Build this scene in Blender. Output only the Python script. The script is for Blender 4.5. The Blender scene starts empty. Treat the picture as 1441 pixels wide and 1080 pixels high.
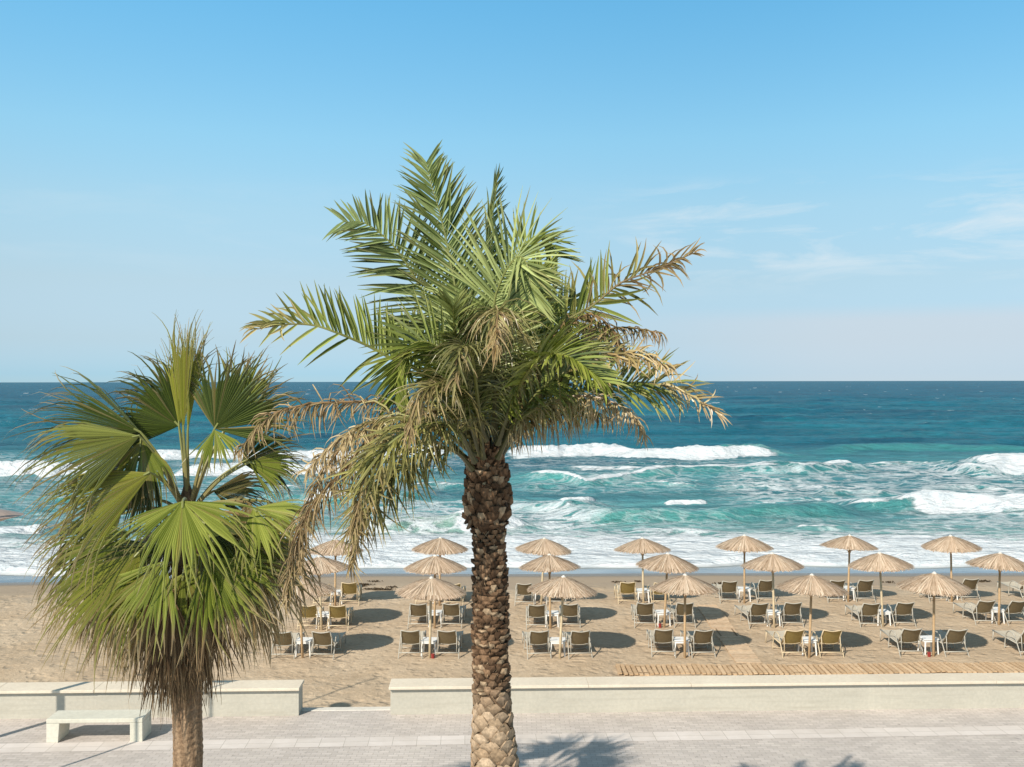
import bpy, math, random
import numpy as np
from mathutils import Vector, Matrix, Euler

random.seed(7)
R = math.radians
C = bpy.context.scene.collection
SC = bpy.context.scene

# ------------------------------------------------------------------ survey
CAM_H = 7.6            # eye above the sand (z = 0)
PROM = 0.4             # promenade level
SEA = -0.45            # still water level
F = 1400.0             # focal length in photo pixels (35 mm)

def hor(px): return 535.8 + 2.4 * px / 1441.0

def P(px, py, d):
    """world point seen at photo pixel (px, py) at distance d"""
    return Vector(((px - 720.5) / F * d, d, CAM_H - (py - hor(px)) / F * d))

def G(px, py, z=0.0):
    """point of the level plane z seen at photo pixel (px, py)"""
    d = F * (CAM_H - z) / (py - hor(px))
    return Vector(((px - 720.5) / F * d, d, z))

# ------------------------------------------------------------------ helpers
class MB:
    def __init__(s):
        s.v = []; s.f = []; s.c = []
    def add(s, vs, fs, col=(1, 1, 1)):
        o = len(s.v)
        s.v.extend([tuple(v) for v in vs])
        s.f.extend([tuple(i + o for i in f) for f in fs])
        if isinstance(col, list): s.c.extend(col)
        else: s.c.extend([col] * len(vs))
    def box(s, x0, x1, y0, y1, z0, z1, col=(1, 1, 1), M=None):
        vs = [Vector(p) for p in ((x0,y0,z0),(x1,y0,z0),(x1,y1,z0),(x0,y1,z0),(x0,y0,z1),(x1,y0,z1),(x1,y1,z1),(x0,y1,z1))]
        if M: vs = [M @ v for v in vs]
        s.add(vs, [(3,2,1,0),(4,5,6,7),(0,1,5,4),(1,2,6,5),(2,3,7,6),(3,0,4,7)], col)
    def tube(s, pts, rad, n=8, col=(1, 1, 1), cap=True):
        pts = [Vector(p) for p in pts]
        k = len(pts)
        rads = rad if isinstance(rad, (list, tuple)) else [rad] * k
        cols = col if isinstance(col, list) else [col] * k
        vs = []; cs = []
        ref = Vector((0.31, 0.17, 0.93))
        prev = None
        for i, p in enumerate(pts):
            t = (pts[min(i + 1, k - 1)] - pts[max(i - 1, 0)]).normalized()
            if prev is None:
                a = t.cross(ref)
                if a.length < 1e-3: a = t.cross(Vector((1, 0, 0)))
            else:
                a = prev - t * prev.dot(t)
            a.normalize(); prev = a
            b = t.cross(a)
            for j in range(n):
                th = 2 * math.pi * j / n
                vs.append(p + (a * math.cos(th) + b * math.sin(th)) * rads[i]); cs.append(cols[i])
        fs = []
        for i in range(k - 1):
            for j in range(n):
                fs.append((i*n+j, i*n+(j+1)%n, (i+1)*n+(j+1)%n, (i+1)*n+j))
        if cap:
            fs.append(tuple(range(n))[::-1]); fs.append(tuple((k-1)*n + j for j in range(n)))
        s.add(vs, fs, cs)
    def build(s, name, mat, parent=None, smooth=False, bevel=0):
        me = bpy.data.meshes.new(name)
        me.from_pydata(s.v, [], s.f); me.update()
        a = me.color_attributes.new('Col', 'FLOAT_COLOR', 'POINT')
        a.data.foreach_set('color', np.array([(*c[:3], 1.0) for c in s.c], dtype=np.float32).ravel())
        me.materials.append(mat)
        if smooth: me.polygons.foreach_set('use_smooth', [True] * len(me.polygons))
        o = bpy.data.objects.new(name, me); C.objects.link(o)
        if parent: o.parent = parent
        if bevel:
            b = o.modifiers.new('bevel', 'BEVEL'); b.width = bevel; b.segments = 2; b.limit_method = 'ANGLE'
        return o

def root(name, loc, label, cat, group=None, rz=0.0):
    o = bpy.data.objects.new(name, None); C.objects.link(o)
    o.location = loc; o.rotation_euler = (0, 0, rz); o.empty_display_size = 0.2
    o['label'] = label; o['category'] = cat
    if group: o['group'] = group
    return o

def tag(o, label, cat, group=None):
    o['label'] = label; o['category'] = cat
    if group: o['group'] = group
    return o

def copy_tree(o, parent=None):
    c = o.copy(); C.objects.link(c)
    if parent: c.parent = parent
    for ch in o.children: copy_tree(ch, c)
    return c

def lerp(a, b, t): return tuple(a[i] + (b[i] - a[i]) * t for i in range(3))
def rj(s): return random.uniform(-s, s)
def smooth(a, b, x):
    t = min(1, max(0, (x - a) / (b - a))); return t * t * (3 - 2 * t)

def spline(pts, n):
    """Catmull-Rom through the points, n samples evenly by parameter"""
    pts = [Vector(p) for p in pts]
    q = [pts[0] * 2 - pts[1]] + pts + [pts[-1] * 2 - pts[-2]]
    m = len(pts) - 1; out = []
    fine = []
    for i in range(m):
        for k in range(16):
            t = k / 16
            p0, p1, p2, p3 = q[i:i+4]
            fine.append(0.5 * ((2*p1) + (p2-p0)*t + (2*p0-5*p1+4*p2-p3)*t*t + (3*p1-p0-3*p2+p3)*t*t*t))
    fine.append(pts[-1])
    L = [0]
    for a, b in zip(fine, fine[1:]): L.append(L[-1] + (b - a).length)
    j = 0
    for i in range(n):
        s = L[-1] * i / (n - 1)
        while j < len(L) - 2 and L[j+1] < s: j += 1
        u = (s - L[j]) / max(1e-9, L[j+1] - L[j])
        out.append(fine[j].lerp(fine[j+1], min(1, max(0, u))))
    return out

# ------------------------------------------------------------------ materials
def mat(name):
    m = bpy.data.materials.new(name); m.use_nodes = True
    nt = m.node_tree; b = nt.nodes['Principled BSDF']
    return m, nt, b
def N(nt, kind, **kw):
    n = nt.nodes.new(kind)
    for k, v in kw.items(): setattr(n, k, v)
    return n
def ramp(nt, stops, interp='LINEAR'):
    n = nt.nodes.new('ShaderNodeValToRGB'); n.color_ramp.interpolation = interp
    e = n.color_ramp.elements
    e[0].position, e[0].color = stops[0][0], (*stops[0][1], 1)
    e[1].position, e[1].color = stops[-1][0], (*stops[-1][1], 1)
    for p, c in stops[1:-1]:
        x = e.new(p); x.color = (*c, 1)
    return n
def noise(nt, scale, detail=4, rough=0.55, vec=None, dist=0.0):
    n = nt.nodes.new('ShaderNodeTexNoise')
    n.inputs['Scale'].default_value = scale; n.inputs['Detail'].default_value = detail
    n.inputs['Roughness'].default_value = rough; n.inputs['Distortion'].default_value = dist
    if vec is not None: nt.links.new(vec, n.inputs['Vector'])
    return n
def mixc(nt, a, b, fac, mode='MIX'):
    n = nt.nodes.new('ShaderNodeMix'); n.data_type = 'RGBA'; n.blend_type = mode
    for sock, v in ((n.inputs[0], fac), (n.inputs[6], a), (n.inputs[7], b)):
        if hasattr(v, 'node'): nt.links.new(v, sock)
        elif isinstance(v, (int, float)): sock.default_value = v
        else: sock.default_value = (*v, 1)
    return n.outputs[2]
def math_(nt, op, a, b=None, clamp=False):
    n = nt.nodes.new('ShaderNodeMath'); n.operation = op; n.use_clamp = clamp
    for sock, v in ((n.inputs[0], a), (n.inputs[1], b)):
        if v is None: continue
        if hasattr(v, 'node'): nt.links.new(v, sock)
        else: sock.default_value = v
    return n.outputs[0]
def coords(nt, kind='Object', scale=(1, 1, 1)):
    t = nt.nodes.new('ShaderNodeTexCoord'); m = nt.nodes.new('ShaderNodeMapping')
    m.inputs['Scale'].default_value = scale
    nt.links.new(t.outputs[kind], m.inputs['Vector'])
    return m.outputs['Vector']
def bump(nt, b, height, strength=0.3, dist=0.02, normal=None):
    n = nt.nodes.new('ShaderNodeBump'); n.inputs['Strength'].default_value = strength
    n.inputs['Distance'].default_value = dist
    nt.links.new(height, n.inputs['Height'])
    if normal is not None: nt.links.new(normal, n.inputs['Normal'])
    if b is not None: nt.links.new(n.outputs['Normal'], b.inputs['Normal'])
    return n.outputs['Normal']

def plain(name, col, rough=0.5, var=0.15, nscale=6, spec=0.4, bstr=0.0):
    m, nt, b = mat(name)
    v = coords(nt)
    n = noise(nt, nscale, 5, 0.6, v)
    c = ramp(nt, [(0.3, tuple(x * (1 - var) for x in col)), (0.7, tuple(min(1, x * (1 + var)) for x in col))])
    nt.links.new(n.outputs[0], c.inputs[0]); nt.links.new(c.outputs[0], b.inputs['Base Color'])
    b.inputs['Roughness'].default_value = rough; b.inputs['Specular IOR Level'].default_value = spec
    if bstr: bump(nt, b, noise(nt, nscale * 8, 4, 0.6, v).outputs[0], bstr, 0.01)
    return m

def vcol(name, rough=0.6, transl=0.0, spec=0.3, nscale=0, nvar=0.3):
    m, nt, b = mat(name)
    a = N(nt, 'ShaderNodeAttribute', attribute_name='Col')
    col = a.outputs['Color']
    if nscale:
        n = noise(nt, nscale, 4, 0.6, coords(nt))
        c = ramp(nt, [(0.3, (1 - nvar,) * 3), (0.7, (1 + nvar,) * 3)])
        nt.links.new(n.outputs[0], c.inputs[0])
        col = mixc(nt, col, c.outputs[0], 1.0, 'MULTIPLY')
    nt.links.new(col, b.inputs['Base Color'])
    b.inputs['Roughness'].default_value = rough; b.inputs['Specular IOR Level'].default_value = spec
    if transl:
        t = N(nt, 'ShaderNodeBsdfTranslucent'); nt.links.new(col, t.inputs['Color'])
        mx = N(nt, 'ShaderNodeMixShader'); mx.inputs[0].default_value = transl
        out = nt.nodes['Material Output']
        nt.links.new(b.outputs[0], mx.inputs[1]); nt.links.new(t.outputs[0], mx.inputs[2])
        nt.links.new(mx.outputs[0], out.inputs['Surface'])
    return m

M_leaf = vcol('palm_leaf', 0.34, 0.14, 0.5)
M_dry = vcol('dry_leaf', 0.75, 0.12, 0.15)
M_bark = vcol('palm_bark', 0.9, 0, 0.15, 40, 0.35)
M_reed = vcol('thatch_reed', 0.85, 0, 0.15)
M_plank = vcol('weathered_plank', 0.8, 0, 0.2, 9, 0.18)
M_white = plain('white_painted_metal', (0.45, 0.42, 0.355), 0.45, 0.1, 8)
M_tanm = plain('tan_painted_metal', (0.62, 0.50, 0.33), 0.45, 0.06, 8)
M_plast = plain('white_plastic', (0.82, 0.81, 0.78), 0.4, 0.03, 5)
M_taupe = plain('taupe_sling', (0.23, 0.18, 0.105), 0.75, 0.12, 12, 0.2, 0.1)
M_olive = plain('olive_sling', (0.36, 0.27, 0.10), 0.75, 0.12, 12, 0.2, 0.1)
M_seat = plain('glare_sling', (0.55, 0.485, 0.38), 0.8, 0.08, 12, 0.2)  # khaki seat fabric, its colour lightened to hold the sun's glare
M_pole = plain('wooden_pole', (0.50, 0.34, 0.19), 0.7, 0.22, 5, 0.3, 0.1)
M_polep = plain('pale_wooden_pole', (0.60, 0.48, 0.31), 0.7, 0.2, 5, 0.3, 0.1)
M_capm = plain('pale_cap', (0.66, 0.62, 0.55), 0.5, 0.1, 8)
M_red = plain('red_tin', (0.28, 0.035, 0.03), 0.4, 0.1, 8)
M_steel = plain('grey_steel', (0.22, 0.20, 0.19), 0.4, 0.1, 5)
M_lamp = plain('lamp_housing', (0.34, 0.27, 0.23), 0.5, 0.15, 9)

def concrete(name, c1, c2, stain):
    m, nt, b = mat(name)
    v = coords(nt)
    n1 = noise(nt, 0.7, 6, 0.65, v, 0.6); n2 = noise(nt, 14, 5, 0.65, v)
    r1 = ramp(nt, [(0.32, c1), (0.68, c2)]); nt.links.new(n1.outputs[0], r1.inputs[0])
    r2 = ramp(nt, [(0.3, (0.9,) * 3), (0.7, (1.05,) * 3)]); nt.links.new(n2.outputs[0], r2.inputs[0])
    c = mixc(nt, r1.outputs[0], r2.outputs[0], 1.0, 'MULTIPLY')
    # splash dirt: blotches and long horizontal trowel streaks
    n3 = noise(nt, 1.0, 6, 0.7, coords(nt, 'Object', (0.5, 0.5, 9)))
    r3 = ramp(nt, [(0.5, (0,) * 3), (0.72, (1,) * 3)]); nt.links.new(n3.outputs[0], r3.inputs[0])
    c = mixc(nt, c, stain, math_(nt, 'MULTIPLY', r3.outputs[0], 0.6))
    nt.links.new(c, b.inputs['Base Color'])
    b.inputs['Roughness'].default_value = 0.85; b.inputs['Specular IOR Level'].default_value = 0.25
    bump(nt, b, n2.outputs[0], 0.25, 0.01)
    return m
M_wall = concrete('cream_render', (0.465, 0.435, 0.365), (0.525, 0.49, 0.41), (0.38, 0.345, 0.28))
M_cope = concrete('coping_stone', (0.66, 0.57, 0.45), (0.74, 0.65, 0.52), (0.58, 0.49, 0.38))
M_bench = concrete('bench_concrete', (0.60, 0.57, 0.47), (0.68, 0.65, 0.55), (0.5, 0.48, 0.4))
M_kerb = concrete('kerb_stone', (0.60, 0.56, 0.49), (0.68, 0.64, 0.57), (0.5, 0.46, 0.4))

# promenade paving: small setts
def paving():
    m, nt, b = mat('sett_paving')
    v = coords(nt)
    br = N(nt, 'ShaderNodeTexBrick')
    nt.links.new(v, br.inputs['Vector'])
    br.inputs['Scale'].default_value = 1.0
    br.inputs['Brick Width'].default_value = 0.20; br.inputs['Row Height'].default_value = 0.10
    br.inputs['Mortar Size'].default_value = 0.006; br.inputs['Mortar Smooth'].default_value = 0.3
    br.inputs['Color1'].default_value = (0.50, 0.45, 0.415, 1); br.inputs['Color2'].default_value = (0.60, 0.54, 0.50, 1)
    br.inputs['Mortar'].default_value = (0.40, 0.36, 0.32, 1)
    n1 = noise(nt, 0.5, 7, 0.65, v, 0.8)
    r1 = ramp(nt, [(0.3, (0.86, 0.85, 0.84)), (0.7, (1.07, 1.06, 1.04))]); nt.links.new(n1.outputs[0], r1.inputs[0])
    c = mixc(nt, br.outputs['Color'], r1.outputs[0], 1.0, 'MULTIPLY')
    n2 = noise(nt, 3.0, 8, 0.7, coords(nt, 'Object', (0.45, 1.6, 1)))
    r2 = ramp(nt, [(0.55, (0,) * 3), (0.75, (1,) * 3)]); nt.links.new(n2.outputs[0], r2.inputs[0])
    c = mixc(nt, c, (0.60, 0.55, 0.47), math_(nt, 'MULTIPLY', r2.outputs[0], 0.55))   # blown sand
    n3 = noise(nt, 9.0, 3, 0.5, v)
    r3 = ramp(nt, [(0.66, (1,) * 3), (0.74, (0.72,) * 3)]); nt.links.new(n3.outputs[0], r3.inputs[0])
    c = mixc(nt, c, r3.outputs[0], 1.0, 'MULTIPLY')
    nt.links.new(c, b.inputs['Base Color']); b.inputs['Roughness'].default_value = 0.85
    b.inputs['Specular IOR Level'].default_value = 0.25
    h = math_(nt, 'ADD', math_(nt, 'MULTIPLY', br.outputs['Fac'], -1.0), math_(nt, 'MULTIPLY', noise(nt, 30, 3, 0.6, v).outputs[0], 0.6))
    bump(nt, b, h, 0.5, 0.006)
    return m
M_pave = paving()

def slabs():
    m, nt, b = mat('pale_slabs')
    v = coords(nt)
    br = N(nt, 'ShaderNodeTexBrick'); nt.links.new(v, br.inputs['Vector'])
    br.offset = 0.0
    br.inputs['Scale'].default_value = 1.0
    br.inputs['Brick Width'].default_value = 0.48; br.inputs['Row Height'].default_value = 0.50
    br.inputs['Mortar Size'].default_value = 0.005
    br.inputs['Color1'].default_value = (0.61, 0.55, 0.505, 1); br.inputs['Color2'].default_value = (0.69, 0.625, 0.58, 1)
    br.inputs['Mortar'].default_value = (0.40, 0.36, 0.31, 1)
    n1 = noise(nt, 1.6, 7, 0.65, v, 0.5)
    r1 = ramp(nt, [(0.3, (0.9, 0.89, 0.87)), (0.7, (1.05,) * 3)]); nt.links.new(n1.outputs[0], r1.inputs[0])
    nt.links.new(mixc(nt, br.outputs['Color'], r1.outputs[0], 1.0, 'MULTIPLY'), b.inputs['Base Color'])
    b.inputs['Roughness'].default_value = 0.8; b.inputs['Specular IOR Level'].default_value = 0.25
    bump(nt, b, n1.outputs[0], 0.1, 0.01)
    return m
M_slab = slabs()

def sand():
    m, nt, b = mat('beach_sand')
    v = coords(nt)
    g = N(nt, 'ShaderNodeNewGeometry'); sep = N(nt, 'ShaderNodeSeparateXYZ')
    nt.links.new(g.outputs['Position'], sep.inputs[0])
    n1 = noise(nt, 0.35, 6, 0.6, v, 0.5)
    r1 = ramp(nt, [(0.3, (0.435, 0.325, 0.215)), (0.7, (0.545, 0.43, 0.305))]); nt.links.new(n1.outputs[0], r1.inputs[0])
    n2 = noise(nt, 7, 6, 0.7, v)
    r2 = ramp(nt, [(0.3, (0.82,) * 3), (0.62, (1.06,) * 3)]); nt.links.new(n2.outputs[0], r2.inputs[0])
    c = mixc(nt, r1.outputs[0], r2.outputs[0], 1.0, 'MULTIPLY')
    # the strip the waves keep damp is firmer and darker
    w = noise(nt, 0.5, 4, 0.6, coords(nt, 'Object', (0.35, 1, 1)))
    yy = math_(nt, 'ADD', math_(nt, 'MULTIPLY', sep.outputs['Z'], -1.0), math_(nt, 'MULTIPLY', math_(nt, 'SUBTRACT', w.outputs[0], 0.5), .2))
    mr = N(nt, 'ShaderNodeMapRange'); mr.interpolation_type = 'SMOOTHSTEP'
    nt.links.new(yy, mr.inputs[0]); mr.inputs[1].default_value = .12; mr.inputs[2].default_value = .27
    c = mixc(nt, c, (0.36, 0.28, 0.20), mr.outputs[0])
    mr2 = N(nt, 'ShaderNodeMapRange'); mr2.interpolation_type = 'SMOOTHSTEP'
    nt.links.new(math_(nt, 'ADD', math_(nt, 'MULTIPLY', sep.outputs['Z'], -1.0), math_(nt, 'MULTIPLY', math_(nt, 'SUBTRACT', w.outputs[0], 0.5), .06)), mr2.inputs[0]); mr2.inputs[1].default_value = .355; mr2.inputs[2].default_value = .415
    c = mixc(nt, c, (0.20, 0.165, 0.13), mr2.outputs[0])
    nt.links.new(c, b.inputs['Base Color'])
    rg = math_(nt, 'SUBTRACT', 0.95, math_(nt, 'MULTIPLY', mr2.outputs[0], 0.6))
    nt.links.new(rg, b.inputs['Roughness']); b.inputs['Specular IOR Level'].default_value = 0.25
    # footprints: pits of two sizes, trodden lumps, grains
    def pits(scale, rad, warp):
        wn = noise(nt, scale * 1.3, 2, .5, v); wv = N(nt, 'ShaderNodeVectorMath', operation='MULTIPLY_ADD')
        nt.links.new(wn.outputs['Color'], wv.inputs[0]); wv.inputs[1].default_value = (warp,) * 3; nt.links.new(v, wv.inputs[2])
        vo = N(nt, 'ShaderNodeTexVoronoi', feature='F1'); vo.inputs['Scale'].default_value = scale
        nt.links.new(wv.outputs[0], vo.inputs['Vector'])
        hd = ramp(nt, [(0.0, (0,) * 3), (rad * .55, (.35,) * 3), (rad, (1,) * 3)]); nt.links.new(vo.outputs['Distance'], hd.inputs[0])
        return hd.outputs[0]
    n4 = noise(nt, 2.4, 5, 0.6, v, 0.4)
    h = math_(nt, 'ADD', math_(nt, 'MULTIPLY', pits(1.7, .36, .35), .75), math_(nt, 'MULTIPLY', pits(3.3, .36, .2), .45))
    h = math_(nt, 'ADD', h, n4.outputs[0])
    h = math_(nt, 'ADD', h, math_(nt, 'MULTIPLY', n2.outputs[0], 0.35))
    dry = math_(nt, 'SUBTRACT', 1.0, math_(nt, 'MULTIPLY', mr.outputs[0], 0.75))
    bump(nt, b, math_(nt, 'MULTIPLY', h, dry), 0.6, 0.10)
    return m
M_sand = sand()

# ------------------------------------------------------------------ numpy noise
_rs = np.random.RandomState(3)
_T = _rs.rand(256, 256)
def vnoise(x, y):
    xi = np.floor(x).astype(int); yi = np.floor(y).astype(int)
    fx = x - xi; fy = y - yi
    fx = fx * fx * (3 - 2 * fx); fy = fy * fy * (3 - 2 * fy)
    a = _T[xi % 256, yi % 256]; b_ = _T[(xi + 1) % 256, yi % 256]
    c = _T[xi % 256, (yi + 1) % 256]; d = _T[(xi + 1) % 256, (yi + 1) % 256]
    return (a * (1 - fx) + b_ * fx) * (1 - fy) + (c * (1 - fx) + d * fx) * fy
def fbm(x, y, o=4, g=0.5):
    s = 0; a = 1; t = 0
    for i in range(o):
        s = s + a * vnoise(x + 17.3 * i, y + 31.7 * i); t += a
        x = x * 2.03; y = y * 2.03; a *= g
    return s / t
def sst(a, b, x):
    t = np.clip((x - a) / (b - a), 0, 1); return t * t * (3 - 2 * t)

def grid_obj(name, X, Y, Z, mat_, attrs=None, parent=None):
    nr, nc = X.shape
    co = np.stack([X, Y, Z], -1).reshape(-1, 3).astype(np.float32)
    i = np.arange(nr - 1)[:, None] * nc + np.arange(nc - 1)[None, :]
    q = np.stack([i, i + 1, i + nc + 1, i + nc], -1).reshape(-1, 4)
    me = bpy.data.meshes.new(name)
    me.vertices.add(len(co)); me.vertices.foreach_set('co', co.ravel())
    me.loops.add(q.size); me.loops.foreach_set('vertex_index', q.ravel().astype(np.int32))
    me.polygons.add(len(q)); me.polygons.foreach_set('loop_start', np.arange(0, q.size, 4, dtype=np.int32))
    me.update(calc_edges=True); me.validate()
    me.polygons.foreach_set('use_smooth', np.ones(len(q), dtype=bool))
    for k, (typ, val) in (attrs or {}).items():
        if typ == 'F':
            a = me.attributes.new(k, 'FLOAT', 'POINT'); a.data.foreach_set('value', val.ravel().astype(np.float32))
        else:
            a = me.color_attributes.new(k, 'FLOAT_COLOR', 'POINT')
            v = np.concatenate([val.reshape(-1, 3), np.ones((val.size // 3, 1))], 1)
            a.data.foreach_set('color', v.ravel().astype(np.float32))
    me.materials.append(mat_)
    o = bpy.data.objects.new(name, me); C.objects.link(o)
    return o

# ------------------------------------------------------------------ setting: beach, promenade
WS = math.tan(R(1.57))                       # the wall line runs slightly across the view
def wall_y(x): return 21.57 + WS * x
def kerb_back(x): return wall_y(x) + 0.52

def shore_shift(X):
    return 1.9 * (1 - sst(-24, -3, X)) + .9 * (fbm(X / 9 + 3, X * 0 + 7, 2) - .5)
def beach_z(X, Y):
    Y = Y + shore_shift(X) * sst(33, 38, Y)
    z = np.where(Y < 34.5, 0.0, -0.062 * (Y - 34.5))
    z = np.where(Y > 60, -1.581 - 0.03 * (Y - 60), z)
    z = np.maximum(z, -60)
    lump = (fbm(X * 0.9, Y * 0.9, 4) - 0.5) * 0.10 + (fbm(X * 0.25, Y * 0.25, 2) - 0.5) * 0.10
    lump = lump * (1 - sst(36.0, 40.0, Y)) * sst(22.3, 24, Y)
    return z + lump
yy = np.concatenate([np.linspace(19.0, 42.5, 240), np.geomspace(43, 40000, 60)])
xx = np.concatenate([-np.geomspace(40000, 26, 30), np.linspace(-25, 25, 420), np.geomspace(26, 40000, 30)])
XX, YY = np.meshgrid(xx, yy)
beach = grid_obj('beach', XX, YY, beach_z(XX, YY), M_sand); beach['kind'] = 'structure'
def sand_z(x, y): return float(beach_z(np.array([x]), np.array([y]))[0])

mb = MB()
vs = [(-300, -60, PROM), (300, -60, PROM), (300, kerb_back(300) - 0.22, PROM), (-300, kerb_back(-300) - 0.22, PROM)]
mb.add(vs, [(0, 1, 2, 3)])
paved = mb.build('promenade', M_pave); paved['kind'] = 'structure'
rotM = Matrix.Rotation(R(1.57), 4, 'Z')
mb = MB(); mb.box(-150, 150, 0.30, 0.52, -0.3, PROM + 0.012)
kerb = mb.build('kerb', M_kerb, bevel=0.012); kerb['kind'] = 'structure'
kerb.location = (0, 21.57, 0); kerb.rotation_euler = (0, 0, R(1.57))
mb = MB(); mb.add([(-120, -0.25, 0), (120, -0.25, 0), (120, 0.25, 0), (-120, 0.25, 0)], [(0, 1, 2, 3)])
strip = mb.build('paving_strip', M_slab); strip['kind'] = 'structure'
strip.location = (0, 20.02, PROM + 0.004); strip.rotation_euler = (0, 0, R(2.6))

# low seawalls
def seawall(x0, x1, label, seed):
    rng = random.Random(seed)
    r = root('seawall', (0, 21.57, PROM), label, 'wall', None, R(1.57))
    b = MB(); b.box(x0 + 0.03, x1 - 0.03, 0, 0.47, -0.45, 0.56)
    b.build('wall', M_wall, r)
    x = x0
    c = MB()
    while x < x1 - 0.01:
        L = min(rng.uniform(1.9, 2.4), x1 - x)
        if x1 - x - L < 0.6: L = x1 - x
        z = rng.uniform(-0.002, 0.003)
        c.box(x, x + L - 0.004, -0.085 + rng.uniform(-.004, .004), 0.53, 0.562, 0.622 + z)
        x += L
    c.build('coping', M_cope, r, bevel=0.008)
    return r
xl = G(423, 1004, PROM).x; xr = G(547.5, 1003.5, PROM).x
seawall(-60, xl, 'cream seawall with pale coping behind the concrete bench, ending at the beach opening', 1)
seawall(xr, 60, 'long cream seawall with pale coping running right behind the date palm trunk', 2)

# bench
b0 = G(65, 1043, PROM)
bench = root('bench', (b0.x + 0.95, b0.y, PROM), 'backless concrete slab bench on two block legs before the left seawall', 'bench', None, R(1.9))
mb = MB(); mb.box(-0.95, 0.95, 0.0, 0.56, 0.385, 0.47); mb.build('seat', M_bench, bench, bevel=0.012)
for x0_, x1_, i0, i1 in ((-0.948, -0.72, -0.93, -0.70), (0.70, 0.948, 0.66, 0.945)):
    l = MB()
    y0_, y1_ = 0.004, 0.556
    l.add([(x0_, y0_, 0), (x1_, y0_, 0), (x1_, y1_, 0), (x0_, y1_, 0), (x0_, y0_, .383), (x1_ + (.03 if x0_ < 0 else 0), y0_, .383), (x1_ + (.03 if x0_ < 0 else 0), y1_, .383), (x0_ - (0 if x0_ < 0 else .03), y1_, .383)],
          [(3,2,1,0),(4,5,6,7),(0,1,5,4),(1,2,6,5),(2,3,7,6),(3,0,4,7)])
    l.build('leg', M_bench, bench, bevel=0.008)

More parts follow.
